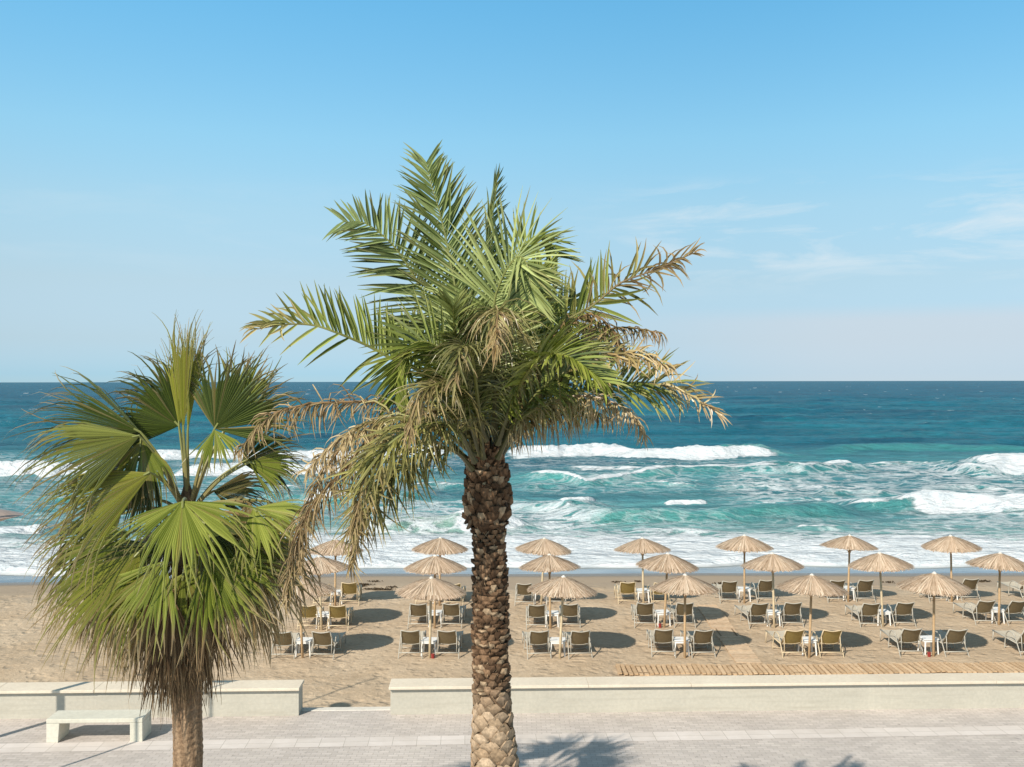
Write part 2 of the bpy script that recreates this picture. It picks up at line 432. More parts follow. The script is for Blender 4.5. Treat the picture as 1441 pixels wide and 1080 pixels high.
# ------------------------------------------------------------------ sea
def make_sea():
    v1 = np.linspace(300, 8, 660); v2 = np.geomspace(7.8, 0.28, 60)
    rows = (CAM_H - SEA) * F / np.concatenate([v1, v2])
    u = np.concatenate([np.linspace(-3, -0.95, 30)[:-1], np.linspace(-0.95, -0.56, 90)[:-1], np.linspace(-0.56, 0.56, 760), np.linspace(0.56, 0.95, 90)[1:], np.linspace(0.95, 3, 30)[1:]])
    U, Y = np.meshgrid(u, rows)
    X = U * Y
    near = 1 - sst(60, 180, Y)
    # open-water swell and chop
    wx = X + 14 * (fbm(X / 40, Y / 40, 2) - .5); wy = Y + 10 * (fbm(X / 33 + 9, Y / 22, 3) - .5)
    Z = np.zeros_like(X)
    fade = 1 - sst(1500, 6000, Y)
    for lam, amp, ang, ph in ((26, .30, 4, 0.3), (17, .20, -7, 1.9), (11, .12, 12, 4.0), (7.3, .07, -17, 2.2)):
        k = 2 * math.pi / lam; a = R(ang)
        s = np.sin(k * (wx * math.sin(a) + wy * math.cos(a)) + ph)
        amount = sst(0.3, 0.75, fbm(X / (lam * 2.2) + lam, Y / (lam * 1.3), 2))
        Z += amp * (1.35 * np.power(0.5 + 0.5 * s, 1.7) - .55) * amount * sst(46, 90, Y) * 1.25
    res = np.clip(Y * 0.004, 0.15, 4)
    chop = (fbm(X / 2.6, Y / 1.5, 4) - .5) * .42 + (fbm(X / .9, Y / .55, 3) - .5) * .12 * sst(1.2, .3, res)
    Z += chop * sst(43, 60, Y) * 0.8
    Z *= fade * (1 + 1.3 * sst(110, 220, Y))
    foam = np.zeros_like(X); lift = np.zeros_like(X); clear = np.zeros_like(X); lace = np.zeros_like(X); silt = np.zeros_like(X)
    def at(px, py): return G(px, py, SEA)
    # breakers: pixel span of the crest foot, height, back/front width, foam on the face, soft ends
    def breaker(pts, h, wf, wb, face, cap, trail=0.0, trail_len=6, soft=1.6, seed=0, green=0.0, ragged=.5):
        nonlocal Z, foam, lift, clear, lace
        h = h * .70
        q = [at(*p) for p in pts]
        xs = np.array([p.x for p in q]); ys = np.array([p.y for p in q])
        yc = np.interp(X, xs, ys) + (fbm(X / 5 + seed, X * 0 + seed, 3) - .5) * 2.2 * wf
        e = sst(xs[0] - soft, xs[0] + soft, X) * (1 - sst(xs[-1] - soft, xs[-1] + soft, X))
        hh = h * e * (.72 + .56 * fbm(X / 3.2 + 3 * seed, X * 0 + 5.5, 3))
        s = Y - yc - wf                           # crest a width beyond the foot
        prof = np.where(s < 0, np.exp(-(s / (wf * .62)) ** 2), np.exp(-(s / wb) ** 2))
        Z += hh * prof
        rag = fbm(X / 1.4 + seed * 7, Y / .9, 4)
        front = (1 - sst(.05 * wf, .5 * wf, s)) * sst(-1.35 * wf, -.95 * wf, s + (rag - .5) * wf * ragged)
        foam = np.maximum(foam, e * face * front * (0.72 + .55 * rag))
        Z += e * face * front * (fbm(X / .7 + seed, Y / .5, 4) - .35) * .5 * h
        crest = np.exp(-((s + .05 * wf) / (wf * .28)) ** 2)
        foam = np.maximum(foam, e * cap * crest * (0.5 + .9 * rag))
        clear = np.maximum(clear, e * green * np.exp(-((s + .45 * wf) / (wf * .55)) ** 2))
        if trail:
            tr = sst(-.2 * wf, .3 * wf, s) * (1 - sst(.3 * trail_len, trail_len, s))
            lace = np.maximum(lace, e * trail * tr)
    B = breaker
    # far white crest
    B([(716, 647), (800, 643), (900, 648), (1000, 648), (1092, 645)], 1.25, 2.6, 5, 1.0, 1, .35, 14, 2.0, 1, .3, .35)
    B([(180, 645), (260, 643), (330, 644), (500, 646), (640, 640)], 1.0, 2.2, 5, .85, 1, .3, 12, 2.0, 2, .3)
    B([(-260, 672), (-60, 675), (60, 674), (150, 668)], 1.3, 2.4, 5, 1.0, 1, .4, 10, 1.6, 3, .3, .3)
    B([(240, 672), (380, 671), (470, 671), (520, 668)], 1.0, 2.2, 4, .9, 1, .35, 9, 1.5, 4, .3)
    # second line: green faces with thin white caps
    B([(740, 676), (830, 690), (960, 672), (1110, 672)], .85, 2.6, 4, .05, 1.0, .55, 10, 2.0, 5, .8)
    B([(790, 660), (900, 664), (1000, 664), (1105, 664)], .45, 1.3, 3, .55, .9, .45, 7, 2.0, 15, .4)
    B([(1085, 668), (1130, 672), (1220, 666)], .95, 1.8, 4, .10, .7, .4, 8, 1.5, 6, .7)
    B([(1122, 663), (1160, 662), (1208, 661)], .55, 1.1, 2, .95, .9, 0, 5, .8, 7)
    B([(1360, 672), (1400, 672), (1500, 674), (1700, 676)], 1.25, 3.0, 5, .1, .9, .6, 12, 1.2, 8, .6)
    B([(1398, 671), (1440, 672), (1520, 674), (1700, 676)], .75, 3.0, 4, 1.0, 1, .6, 12, .9, 9, .2, .3)
    # near line
    B([(800, 735), (900, 742), (1000, 744), (1130, 738), (1200, 730)], .95, 1.8, 3.6, 0, .18, .35, 6, 1.6, 10, 1.0)
    B([(938, 714), (965, 714), (996, 712)], .35, .5, .9, 1, .9, .2, 3, .45, 11)
    B([(788, 709), (812, 708), (838, 706)], .4, .75, 1.2, 1, .9, .2, 3, .4, 12)
    B([(720, 716), (800, 726), (850, 722)], .6, 1.5, 2.6, 0, .25, .2, 4, 1.2, 13, .8)
    B([(1210, 722), (1290, 730), (1370, 728), (1480, 732), (1700, 735)], 1.05, 2.0, 3.2, .12, .9, .9, 8, 1.2, 14, .8)
    B([(1300, 728), (1380, 729), (1441, 729), (1700, 732)], .55, 2.3, 3, 1, 1, .9, 8, 1.4, 16, 0, .35)
    B([(500, 752), (560, 757), (640, 758), (700, 750)], 1.0, 1.7, 3, .0, .25, .3, 5, 1.0, 17, .5)
    B([(636, 752), (668, 754), (740, 746)], .55, 1.5, 2, .75, .9, .5, 5, .7, 18, 0, .9)
    B([(-300, 758), (-40, 757), (48, 755)], .55, 1.2, 2, .95, 1, .5, 5, .7, 19, .3)
    B([(425, 709), (460, 710), (520, 704)], .5, .9, 2, .75, .9, .4, 4, .8, 20, .4)
    B([(360, 706), (470, 716), (600, 706)], .7, 2.0, 3, 0, .35, .4, 5, 1.2, 21, .8)
    B([(1170, 640), (1330, 634), (1500, 640)], .9, 4.0, 6, 0, .0, 0, 5, 4, 22, .9)
    B([(1000, 644), (1040, 640), (1120, 646)], .8, 2.4, 5, 0, .05, 0, 5, 3, 23, .9)
    B([(1230, 622), (1330, 617), (1400, 620)], 1.0, 6, 9, 0, .03, 0, 5, 6, 24, .2)
    for k, (x0, x1, yb, hh) in enumerate(((545, 660, 690, .5), (880, 985, 686, .45), (1005, 1120, 692, .5), (1225, 1345, 657, .5), (1160, 1260, 700, .5), (560, 640, 668, .5),
                                          (880, 960, 656, .4), (1120, 1200, 752, .4), (900, 1010, 758, .4), (330, 420, 690, .5), (60, 190, 705, .5), (1300, 1420, 690, .5), (735, 800, 690, .4))):
        B([(x0, yb), ((x0 + x1) / 2, yb - 1.5), (x1, yb + 1)], hh, .9, 2.2, .25, .75, .45, 4, .9, 40 + k, .5, .8)
    # old foam drifting behind the breakers
    def zone(x0, x1, y0, y1, amt, s=3.0, seed=0):
        nonlocal lace
        a = at((x0 + x1) / 2, y1); b_ = at((x0 + x1) / 2, y0)
        k = 1 / F
        z = sst(a.y - s, a.y + s * .5, Y) * (1 - sst(b_.y - s * .5, b_.y + s, Y))
        X0, X1 = (x0 - 720.5) * k, (x1 - 720.5) * k
        z = z * sst(X0 - .05, X0 + .05, U) * (1 - sst(X1 - .05, X1 + .05, U))
        lace = np.maximum(lace, amt * z * (.55 + .8 * fbm(X / 6 + seed, Y / 4, 3)))
    zone(1010, 1800, 655, 712, .66, 4, 1)
    zone(720, 1010, 655, 695, .42, 3, 2)
    zone(-500, 640, 660, 735, .4, 4, 3)
    zone(480, 860, 705, 765, .62, 2, 4)
    zone(700, 860, 720, 765, .75, 2, 5)
    zone(-600, 180, 765, 800, .7, 2, 6)
    zone(850, 1250, 735, 760, .45, 2, 7)
    zone(-500, 1100, 640, 656, .4, 4, 9)
    zone(1250, 1800, 725, 765, .6, 2, 8)
    # swash
    sh = shore_shift(X)
    edge = 43.1 - sh + 1.0 * (fbm(X / 6, X * 0 + 2.2, 4) - .5) * 2
    back = 50.2 - sh + 3.2 * (fbm(X / 11 + 4, X * 0 + 1, 3) - .5) * 2
    rag = fbm(X / 1.8, Y / 1.1, 4)
    sw = sst(edge - .12, edge + .12, Y) * (1 - sst(back - 3.2, back + 1.5, Y + (rag - .5) * 3))
    foam = np.maximum(foam, sw * (.78 + .5 * rag))
    lace = np.maximum(lace, .8 * sst(edge, edge + .5, Y) * (1 - sst(back, back + 5, Y)))
    Z += .25 * sst(edge - .05, edge + .8, Y) * (1 - sst(48, 55, Y)) * (.4 + fbm(X / 1.2, Y / .8, 4))
    film = 1 - sst(edge - .25, edge + .4, Y)
    # scattered caps far out
    caps = sst(.795, .87, fbm(X / 9 + 50, Y / 5 + 11, 3, .6) + .10 * fbm(X / 60, Y / 90, 2)) * sst(110, 200, Y) * fade
    foam = np.maximum(foam, caps * .62)
    # what the water itself is like: clouded turquoise inshore, deep blue outside
    d0 = np.array([.20, .345, .335]); d1 = np.array([.075, .235, .255]); d2 = np.array([.012, .130, .178]); d3 = np.array([.004, .088, .146])
    wob = (fbm(X / 25, Y / 25, 3) - .5)
    t1 = sst(44, 62, Y + 10 * wob)[..., None]; t2 = sst(70, 135, Y + 40 * wob)[..., None]; t3 = sst(150, 600, Y + 90 * wob)[..., None]
    col = d0 * (1 - t1) + d1 * t1; col = col * (1 - t2) + d2 * t2; col = col * (1 - t3) + d3 * t3
    patch = sst(.42, .66, fbm(X / 30 + 7, Y / 12, 4))[..., None] * sst(75, 120, Y)[..., None] * .4
    col = col * (1 - patch) + np.array([.004, .070, .12]) * patch
    cl = np.clip(clear, 0, 1)[..., None]
    col = col * (1 - .75 * cl) + np.array([.055, .255, .235]) * .75 * cl
    g0 = at(590, 742)
    silt = np.exp(-((X - g0.x) / 4.5) ** 2 - ((Y - g0.y) / 3.0) ** 2)[..., None] * .7
    col = col * (1 - silt) + np.array([.24, .30, .21]) * silt
    fl = film[..., None]
    col = col * (1 - fl) + np.array([.27, .29, .31]) * fl
    Zw = SEA + Z * sst(41.5, 44.5, Y + sh) + .03 * sst(41.2, 42, Y + sh)
    # the thin last sheet lies on the sand
    Zw = np.where(Y + sh < 43.4, np.maximum(Zw, SEA - .02), Zw)
    m, nt, b = mat('sea_water')
    v = coords(nt)
    a = N(nt, 'ShaderNodeAttribute', attribute_name='Col'); fo = N(nt, 'ShaderNodeAttribute', attribute_name='foam'); la = N(nt, 'ShaderNodeAttribute', attribute_name='lace')
    fi = N(nt, 'ShaderNodeAttribute', attribute_name='film')
    # foam breakup
    nA = noise(nt, 1.1, 7, 0.68, coords(nt, 'Object', (.75, 1.3, 1)), .7)
    s1 = math_(nt, 'ADD', fo.outputs['Fac'], math_(nt, 'MULTIPLY', math_(nt, 'SUBTRACT', nA.outputs[0], .5), 1.1))
    mr = N(nt, 'ShaderNodeMapRange'); mr.interpolation_type = 'SMOOTHSTEP'; nt.links.new(s1, mr.inputs[0]); mr.inputs[1].default_value = .36; mr.inputs[2].default_value = .66
    # lace: warped cell walls
    wn = noise(nt, .55, 5, .6, v); wv = N(nt, 'ShaderNodeVectorMath', operation='MULTIPLY_ADD')
    nt.links.new(wn.outputs['Color'], wv.inputs[0]); wv.inputs[1].default_value = (2.6, 2.6, 0); nt.links.new(coords(nt, 'Object', (.55, 1.0, 0)), wv.inputs[2])
    vo = N(nt, 'ShaderNodeTexVoronoi', feature='DISTANCE_TO_EDGE'); vo.inputs['Scale'].default_value = .95; nt.links.new(wv.outputs[0], vo.inputs['Vector'])
    vo2 = N(nt, 'ShaderNodeTexVoronoi', feature='DISTANCE_TO_EDGE'); vo2.inputs['Scale'].default_value = 2.9; nt.links.new(wv.outputs[0], vo2.inputs['Vector'])
    wall_ = math_(nt, 'MINIMUM', vo.outputs['Distance'], math_(nt, 'MULTIPLY_ADD', vo2.outputs['Distance'], .9))
    nB = noise(nt, .8, 6, .7, coords(nt, 'Object', (.6, 1.2, 1)), .5)
    thr = math_(nt, 'MULTIPLY', la.outputs['Fac'], math_(nt, 'MULTIPLY', nB.outputs[0], nB.outputs[0]))
    thr = math_(nt, 'MULTIPLY', thr, 1.15)
    dlt = math_(nt, 'SUBTRACT', thr, wall_)
    mr2 = N(nt, 'ShaderNodeMapRange'); mr2.interpolation_type = 'SMOOTHSTEP'; nt.links.new(dlt, mr2.inputs[0]); mr2.inputs[1].default_value = -.11; mr2.inputs[2].default_value = .20
    lacef = math_(nt, 'MULTIPLY', mr2.outputs[0], math_(nt, 'MULTIPLY', math_(nt, 'MINIMUM', la.outputs['Fac'], .75), 1.2), True)
    ff = math_(nt, 'MAXIMUM', mr.outputs[0], lacef, True)
    fcol = ramp(nt, [(.3, (.50, .56, .60)), (.62, (.71, .73, .74))]); nt.links.new(nA.outputs[0], fcol.inputs[0])
    nC = noise(nt, .9, 5, .6, coords(nt, 'Object', (.4, 1.5, 1)))
    wr = ramp(nt, [(.3, (.80,) * 3), (.7, (1.2,) * 3)]); nt.links.new(nC.outputs[0], wr.inputs[0])
    body = mixc(nt, a.outputs['Color'], wr.outputs[0], 1, 'MULTIPLY')
    nD = noise(nt, .045, 7, .68, coords(nt, 'Object', (.35, 1.3, 1)), .3)
    wd = ramp(nt, [(.36, (.52, .60, .68)), (.64, (1.38, 1.34, 1.25))]); nt.links.new(nD.outputs[0], wd.inputs[0])  # broad streaks put darker and lighter wave faces into the water colour
    body = mixc(nt, body, wd.outputs[0], 1, 'MULTIPLY')
    bodyc = mixc(nt, body, fcol.outputs[0], ff)
    # ripples
    r1 = noise(nt, 1.6, 6, .62, coords(nt, 'Object', (.6, 1.25, 1)), .4); r2 = noise(nt, .16, 7, .65, coords(nt, 'Object', (.5, 1.2, 1)), .4)
    h = math_(nt, 'ADD', math_(nt, 'MULTIPLY', r1.outputs[0], .55), math_(nt, 'MULTIPLY', r2.outputs[0], 4.0))
    h = math_(nt, 'ADD', h, math_(nt, 'MULTIPLY', ff, .25))
    h = math_(nt, 'MULTIPLY', h, math_(nt, 'SUBTRACT', 1.0, math_(nt, 'MULTIPLY', fi.outputs['Fac'], .93)))
    nt.nodes.remove(b)
    nrm = bump(nt, None, h, 1.0, .42)
    df = N(nt, 'ShaderNodeBsdfDiffuse'); gl = N(nt, 'ShaderNodeBsdfGlossy'); fr = N(nt, 'ShaderNodeFresnel'); mx = N(nt, 'ShaderNodeMixShader')
    nt.links.new(bodyc, df.inputs['Color']); nt.links.new(nrm, df.inputs['Normal'])
    gl.inputs['Roughness'].default_value = .18; nt.links.new(nrm, gl.inputs['Normal']); gl.inputs['Color'].default_value = (1, 1, 1, 1)
    fr.inputs['IOR'].default_value = 1.33; nt.links.new(nrm, fr.inputs['Normal'])
    # a wave-roughened sea never mirrors more than part of the light at grazing view
    k = math_(nt, 'MULTIPLY', math_(nt, 'MINIMUM', fr.outputs[0], math_(nt, 'ADD', .22, math_(nt, 'MULTIPLY', fi.outputs['Fac'], .3))), math_(nt, 'SUBTRACT', 1.0, ff), True)
    nt.links.new(k, mx.inputs[0]); nt.links.new(df.outputs[0], mx.inputs[1]); nt.links.new(gl.outputs[0], mx.inputs[2])
    nt.links.new(mx.outputs[0], nt.nodes['Material Output'].inputs['Surface'])
    o = grid_obj('sea_water', X, Y, Zw, m, {'Col': ('C', col), 'foam': ('F', foam), 'lace': ('F', lace), 'film': ('F', film)})
    o['kind'] = 'structure'
make_sea()

# washed-up weed
mb = MB(); rs = random.Random(5)
spots = [(497, 822, 9), (513, 823, 5), (527, 815, 4), (528, 831, 8), (540, 832, 6), (505, 826, 4), (552, 828, 3), (870, 818, 3), (895, 817, 2), (1384, 818, 5), (1376, 819, 3), (588, 832, 3), (1250, 820, 3), (120, 835, 5), (760, 824, 3), (1010, 822, 3)]
for px, py, n in spots:
    g = G(px, py, -0.2)
    for k in range(n * 7):
        x = g.x + rs.gauss(0, .05 * n ** .75); y = g.y + rs.gauss(0, .10)
        z = sand_z(x, y) + .012
        a = rs.uniform(0, math.pi); l = rs.uniform(.03, .10)
        c = lerp((.05, .035, .022), (.12, .085, .05), rs.random())
        d = Vector((math.cos(a), math.sin(a), 0)); s_ = Vector((-d.y, d.x, 0)) * rs.uniform(.012, .03)
        p = Vector((x, y, z))
        mb.add([p - d*l, p - s_ + Vector((0,0,.02)), p + d*l, p + s_ + Vector((0,0,.03)), p - d*l*.5 + Vector((0,0,.05))], [(0,1,2,3), (0,1,4), (4,2,3)], c)
w = mb.build('seaweed', M_bark); w['kind'] = 'stuff'; w['label'] = 'dark seaweed scraps washed up on the damp sand'; 

# ------------------------------------------------------------------ plank walkways
def slat_walk(x0, x1, y0, y1, along, pitch, cols, label, curve=0.0):
    r = root('plank_walkway', ((x0+x1)/2, (y0+y1)/2, 0), label, 'walkway')
    b = MB(); rr = random.Random(int(x0 * 10))
    cx, cy = (x0+x1)/2, (y0+y1)/2
    if along == 'x':
        x = x0
        while x < x1:
            j = rr.uniform(-.03, .03); k = rr.uniform(-.02, .02)
            z = sand_z(x, cy) + .045 + rr.uniform(-.006, .006)
            c = lerp(cols[0], cols[1], rr.random())
            Mx = Matrix.Translation((x - cx, 0, z)) @ Matrix.Rotation(rr.uniform(-.03, .03), 4, 'Z')
            b.box(0, pitch * rr.uniform(.66, .76), y0 - cy + j, y1 - cy + k, -.02, .012, c, Mx)
            x += pitch
    else:
        y = y0
        while y < y1:
            z = sand_z(cx, y) + .035 + rr.uniform(-.005, .005)
            c = lerp(cols[0], cols[1], rr.random())
            s = curve * (y - y0)
            Mx = Matrix.Translation((s, y - cy, z)) @ Matrix.Rotation(rr.uniform(-.015, .015), 4, 'Z')
            b.box(x0 - cx + rr.uniform(-.012, .012), x1 - cx + rr.uniform(-.012, .012), 0, pitch * .93, -.02, .012, c, Mx)
            y += pitch
    b.build('planks', M_plank, r)
    bt = MB()
    if along == 'x':
        for yb in (y0 + .12, y1 - .16): bt.box(x0 - cx, x1 - cx, yb - cy, yb - cy + .05, -.02, .018, (.25, .17, .10))
    else:
        for xb in (x0 + .08, x1 - .12): bt.add([(xb - cx, y0 - cy, .012), (xb - cx + .05, y0 - cy, .012), (xb - cx + .05 + curve*(y1-y0), y1 - cy, .012), (xb - cx + curve*(y1-y0), y1 - cy, .012)], [(0,1,2,3)], (.25, .17, .10))
    bt.build('battens', M_plank, r)
slat_walk(2.75, 17.5, 25.75, 26.62, 'x', .135, ((.50, .34, .20), (.64, .46, .29)), 'slatted plank walkway lying on the sand along the right seawall')
slat_walk(6.02, 6.70, 26.75, 33.6, 'y', .15, ((.52, .37, .24), (.62, .47, .32)), 'narrow plank path crossing the sand from the seawall walkway towards the sea', .03)

# ------------------------------------------------------------------ parasols
def canopy_mesh(seed):
    rr = random.Random(seed)
    b = MB()
    Rr, drop, z0 = .965, .37, 2.25
    def prof(t): return z0 - drop * (t ** 1.24)
    nseg = 48
    vs = []; fs = []; cs = []
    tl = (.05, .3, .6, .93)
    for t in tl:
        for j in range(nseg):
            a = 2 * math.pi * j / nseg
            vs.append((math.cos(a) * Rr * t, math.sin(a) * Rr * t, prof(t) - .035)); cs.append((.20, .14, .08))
    for i in range(len(tl) - 1):
        for j in range(nseg):
            fs.append((i*nseg+j, i*nseg+(j+1)%nseg, (i+1)*nseg+(j+1)%nseg, (i+1)*nseg+j))
    b.add(vs, fs, cs)
    for layer, (ta, tb, n, dz) in enumerate(((.35, 1.0, 420, -.012), (.02, .99, 520, .008), (.03, .85, 200, .016))):
        for k in range(n):
            a0 = 2 * math.pi * (k + rr.random()) / n
            a1 = a0 + rr.gauss(0, .035)
            t0 = ta * rr.uniform(.9, 1.15); t1 = tb * rr.uniform(.955, 1.025)
            w = rr.uniform(.0045, .0095)
            g = rr.random()
            c = lerp((.41, .29, .195), (.655, .505, .37), g)
            if rr.random() < .12: c = lerp(c, (.20, .12, .06), .65)
            if rr.random() < .10: c = lerp(c, (.82, .70, .54), .6)
            pts = []
            for q in range(4):
                t = t0 + (t1 - t0) * q / 3; a = a0 + (a1 - a0) * q / 3
                z = prof(t) + dz + rr.gauss(0, .006) - (.02 * rr.random() if q == 3 else 0)
                ww = w * (.5 + .7 * q / 3)
                s = Vector((-math.sin(a), math.cos(a), 0)) * ww
                rg = 1 + .022 * math.sin(3 * a + seed) + .006 * math.sin(7 * a + 2 * seed)
                p = Vector((math.cos(a) * Rr * t * rg, math.sin(a) * Rr * t * rg, z))
                pts += [p - s, p + s]
            b.add(pts, [(0,1,3,2),(2,3,5,4),(4,5,7,6)], c)
    return b
pole_b = MB(); pole_b.tube([(0,0,-.3),(0,0,.8),(0.003,0,1.5),(0,0,2.19)], [.036,.035,.033,.030], 10)
rib_cols = (.3, .2, .12)
def rib_mb(k):
    b = MB(); a = 2 * math.pi * k / 8
    b.tube([(.03*math.cos(a), .03*math.sin(a), 2.16), (.9*math.cos(a), .9*math.sin(a), 1.865)], .012, 5, rib_cols); return b
strut_mb = MB(); 
for k in range(8):
    a = 2 * math.pi * k / 8
    strut_mb.tube([(.035*math.cos(a), .035*math.sin(a), 1.72), (.45*math.cos(a), .45*math.sin(a), 2.0)], .009, 5, rib_cols)
hub = MB(); hub.tube([(0,0,1.68),(0,0,1.76)], .05, 10, rib_cols)
cap_b = MB(); cap_b.tube([(0,0,2.215),(0,0,2.25),(0,0,2.275),(0,0,2.30)], [.085,.075,.045,.018], 12)

def make_parasol(seed, pmat):
    r = root('parasol', (0, 0, 0), '', 'parasol', 'thatched parasols standing in rows on the beach')
    pole_b.build('pole', pmat, r, True)
    cn = canopy_mesh(seed).build('canopy', M_reed, r)
    cap_b.build('cap', M_capm, cn, True)
    fr = hub.build('hub', M_pole, r)
    for k in range(8): rib_mb(k).build('rib', M_pole, fr)
    strut_mb.build('strut', M_pole, fr)
    return r
protos = [make_parasol(11 + i, (M_pole, M_polep)[i % 2]) for i in range(5)]

# ------------------------------------------------------------------ loungers
def bez(pts, n=7): return spline(pts, n)
def make_lounger(fm, sm, label):
    r = root('sun_lounger', (0, 0, 0), label, 'lounger', 'sun loungers set out under the parasols')
    b = MB()
    for s in (-1, 1): b.tube([(s*.29, -.02, .30), (s*.29, 1.38, .325)], .016, 6)
    for y in (.02, .7, 1.37): b.tube([(-.29, y, .295), (.29, y, .295)], .015, 6)
    b.build('seat_frame', fm, r, True)
    st = MB()
    n = 10; vs = []; fs = []
    for i in range(n + 1):
        y = .03 + 1.33 * i / n
        for j in range(7):
            x = -.275 + .55 * j / 6
            vs.append((x, y, (.315 + .015 * i / n) - .022 * (1 - (x / .275) ** 2)))
    for i in range(n):
        for j in range(6): fs.append((i*7+j, i*7+j+1, (i+1)*7+j+1, (i+1)*7+j))
    st.add(vs, fs); st.build('seat', M_seat, r, True)
    # backrest, tilted back towards the promenade
    hb = Vector((0, .02, .30)); tp = Vector((0, -.36, .77))
    bf = MB()
    for s in (-1, 1): bf.tube([hb + Vector((s*.265, 0, 0)), tp + Vector((s*.25, 0, 0))], .017, 6)
    bf.tube(bez([tp + Vector((-.25, 0, 0)), tp + Vector((0, -.012, -.035)), tp + Vector((.25, 0, 0))], 9), .016, 6)
    bf.tube(bez([hb + Vector((-.26, -.03, .03)), hb + Vector((0, -.035, .0)), hb + Vector((.26, -.03, .03))], 7), .013, 6)
    bf.build('back_frame', fm, r, True)
    bk = MB(); vs = []; fs = []
    up = (tp - hb)
    nrm = Vector((0, up.z, -up.y)).normalized()
    for i in range(9):
        t = .06 + .95 * i / 8
        for j in range(7):
            x = -1 + 2 * j / 6
            sag = .03 * (1 - x * x)
            p = hb + up * t + Vector((x * (.255 - .012 * t), 0, 0)) - nrm * (-sag) * -1
            if i == 8: p = p - up.normalized() * .035 * (1 - x * x)
            vs.append(p)
    for i in range(8):
        for j in range(6): fs.append((i*7+j, i*7+j+1, (i+1)*7+j+1, (i+1)*7+j))
    bk.add(vs, fs); bk.build('backrest', sm, r, True)
    for s in (-1, 1):
        l = MB(); l.tube([(s*.305, .10, .50), (s*.315, -.12, .25), (s*.325, -.34, -.03)], .0155, 6); l.build('leg', fm, r, True)
        l = MB(); l.tube([(s*.285, 1.33, .33), (s*.295, 1.36, -.03)], .017, 6); l.build('leg', fm, r, True)
        a = MB(); a.tube(bez([(s*.305, .08, .49), (s*.31, .22, .545), (s*.312, .42, .53), (s*.315, .56, .36), (s*.318, .62, -.03)], 12), .017, 6); a.build('armrest', fm, r, True)
        p = MB(); p.tube([tp * .55 + hb * .45 + Vector((s*.255, 0, 0)), (s*.26, -.24, .13)], .012, 6); p.build('back_prop', fm, r, True)
    t = MB(); t.tube([(-.318, -.235, .125), (.318, -.235, .125)], .017, 6); t.build('stretcher', fm, r, True)
    t = MB(); t.tube(bez([(-.318, .60, .06), (0, .60, .02), (.318, .60, .06)], 5), .011, 6); t.build('foot_bar', fm, r, True)
    return r
L_white = make_lounger(M_white, M_taupe, '')
L_tan = make_lounger(M_tanm, M_olive, '')

def make_table():
    r = root('side_table', (0, 0, 0), '', 'side table', 'white side tables between the loungers')
    b = MB(); b.box(-.215, .215, -.215, .215, .405, .43); b.build('tabletop', M_plast, r, bevel=.012)
    ap = MB()
    for (x0, x1, y0, y1) in ((-.19,.19,-.195,-.18), (-.19,.19,.18,.195), (-.195,-.18,-.17,.17), (.18,.195,-.17,.17)): ap.box(x0, x1, y0, y1, .345, .404)
    ap.build('apron', M_plast, r)
    for sx in (-1, 1):
        for sy in (-1, 1):
            l = MB(); l.tube([(sx*.17, sy*.17, .40), (sx*.195, sy*.195, -.02)], [.026, .020], 6); l.build('leg', M_plast, r)
    return r
T_proto = make_table()

def first_or_copy(p, used=set()):
    if p.name in used:
        return copy_tree(p)
    used.add(p.name); return p

ROW = ('front row', 'middle row', 'back row')
COL = ('beside the fan palm', 'left of the date palm', 'right of the date palm', 'left of the plank path',
       'right of the plank path', 'second right of plank path', 'third right of plank path', 'cut by the right frame edge')
# pole base pixel, olive/tan pair?, pole px of loungers (left centre, right centre), canopy top pixel
groups = [
 (0, 0, 425, 925, 0, -28, 28, 811), (0, 1, 604, 926, 0, -27, 25, 811), (0, 2, 787, 927, 0, -30, 28, 811), (0, 3, 963, 927, 0, -29, 26, 810), (0, 4, 1138, 927, 1, -22, 32, 810), (0, 5, 1313, 926, 0, -30, 33, 807), (0, 6, 1487, 926, 0, -36, 30, 807),
 (1, 0, 452, 886, 1, -20, 22, 782), (1, 1, 611, 884, 0, -23, 24, 781), (1, 2, 774, 885, 0, -19, 28, 781), (1, 3, 934, 884, 0, -26, 29, 779), (1, 4, 1089, 885, 0, -21, 27, 780), (1, 5, 1242, 884, 0, -17, 31, 779), (1, 6, 1405, 882, 0, -18, 26, 780),
 (2, 0, 471, 852, 1, -18, 19, 758), (2, 1, 618, 852, 1, -20, 20, 756), (2, 2, 761, 852, 0, -23, 22, 757), (2, 3, 905, 851, 1, -22, 24, 758), (2, 4, 1047, 850, 0, -21, 30, 754), (2, 5, 1193, 849, 0, -16, 24, 755), (2, 6, 1339, 849, 0, -18, 27, 755), (2, 7, 1484, 848, 0, -32, 20, 755),
]
gi = 0
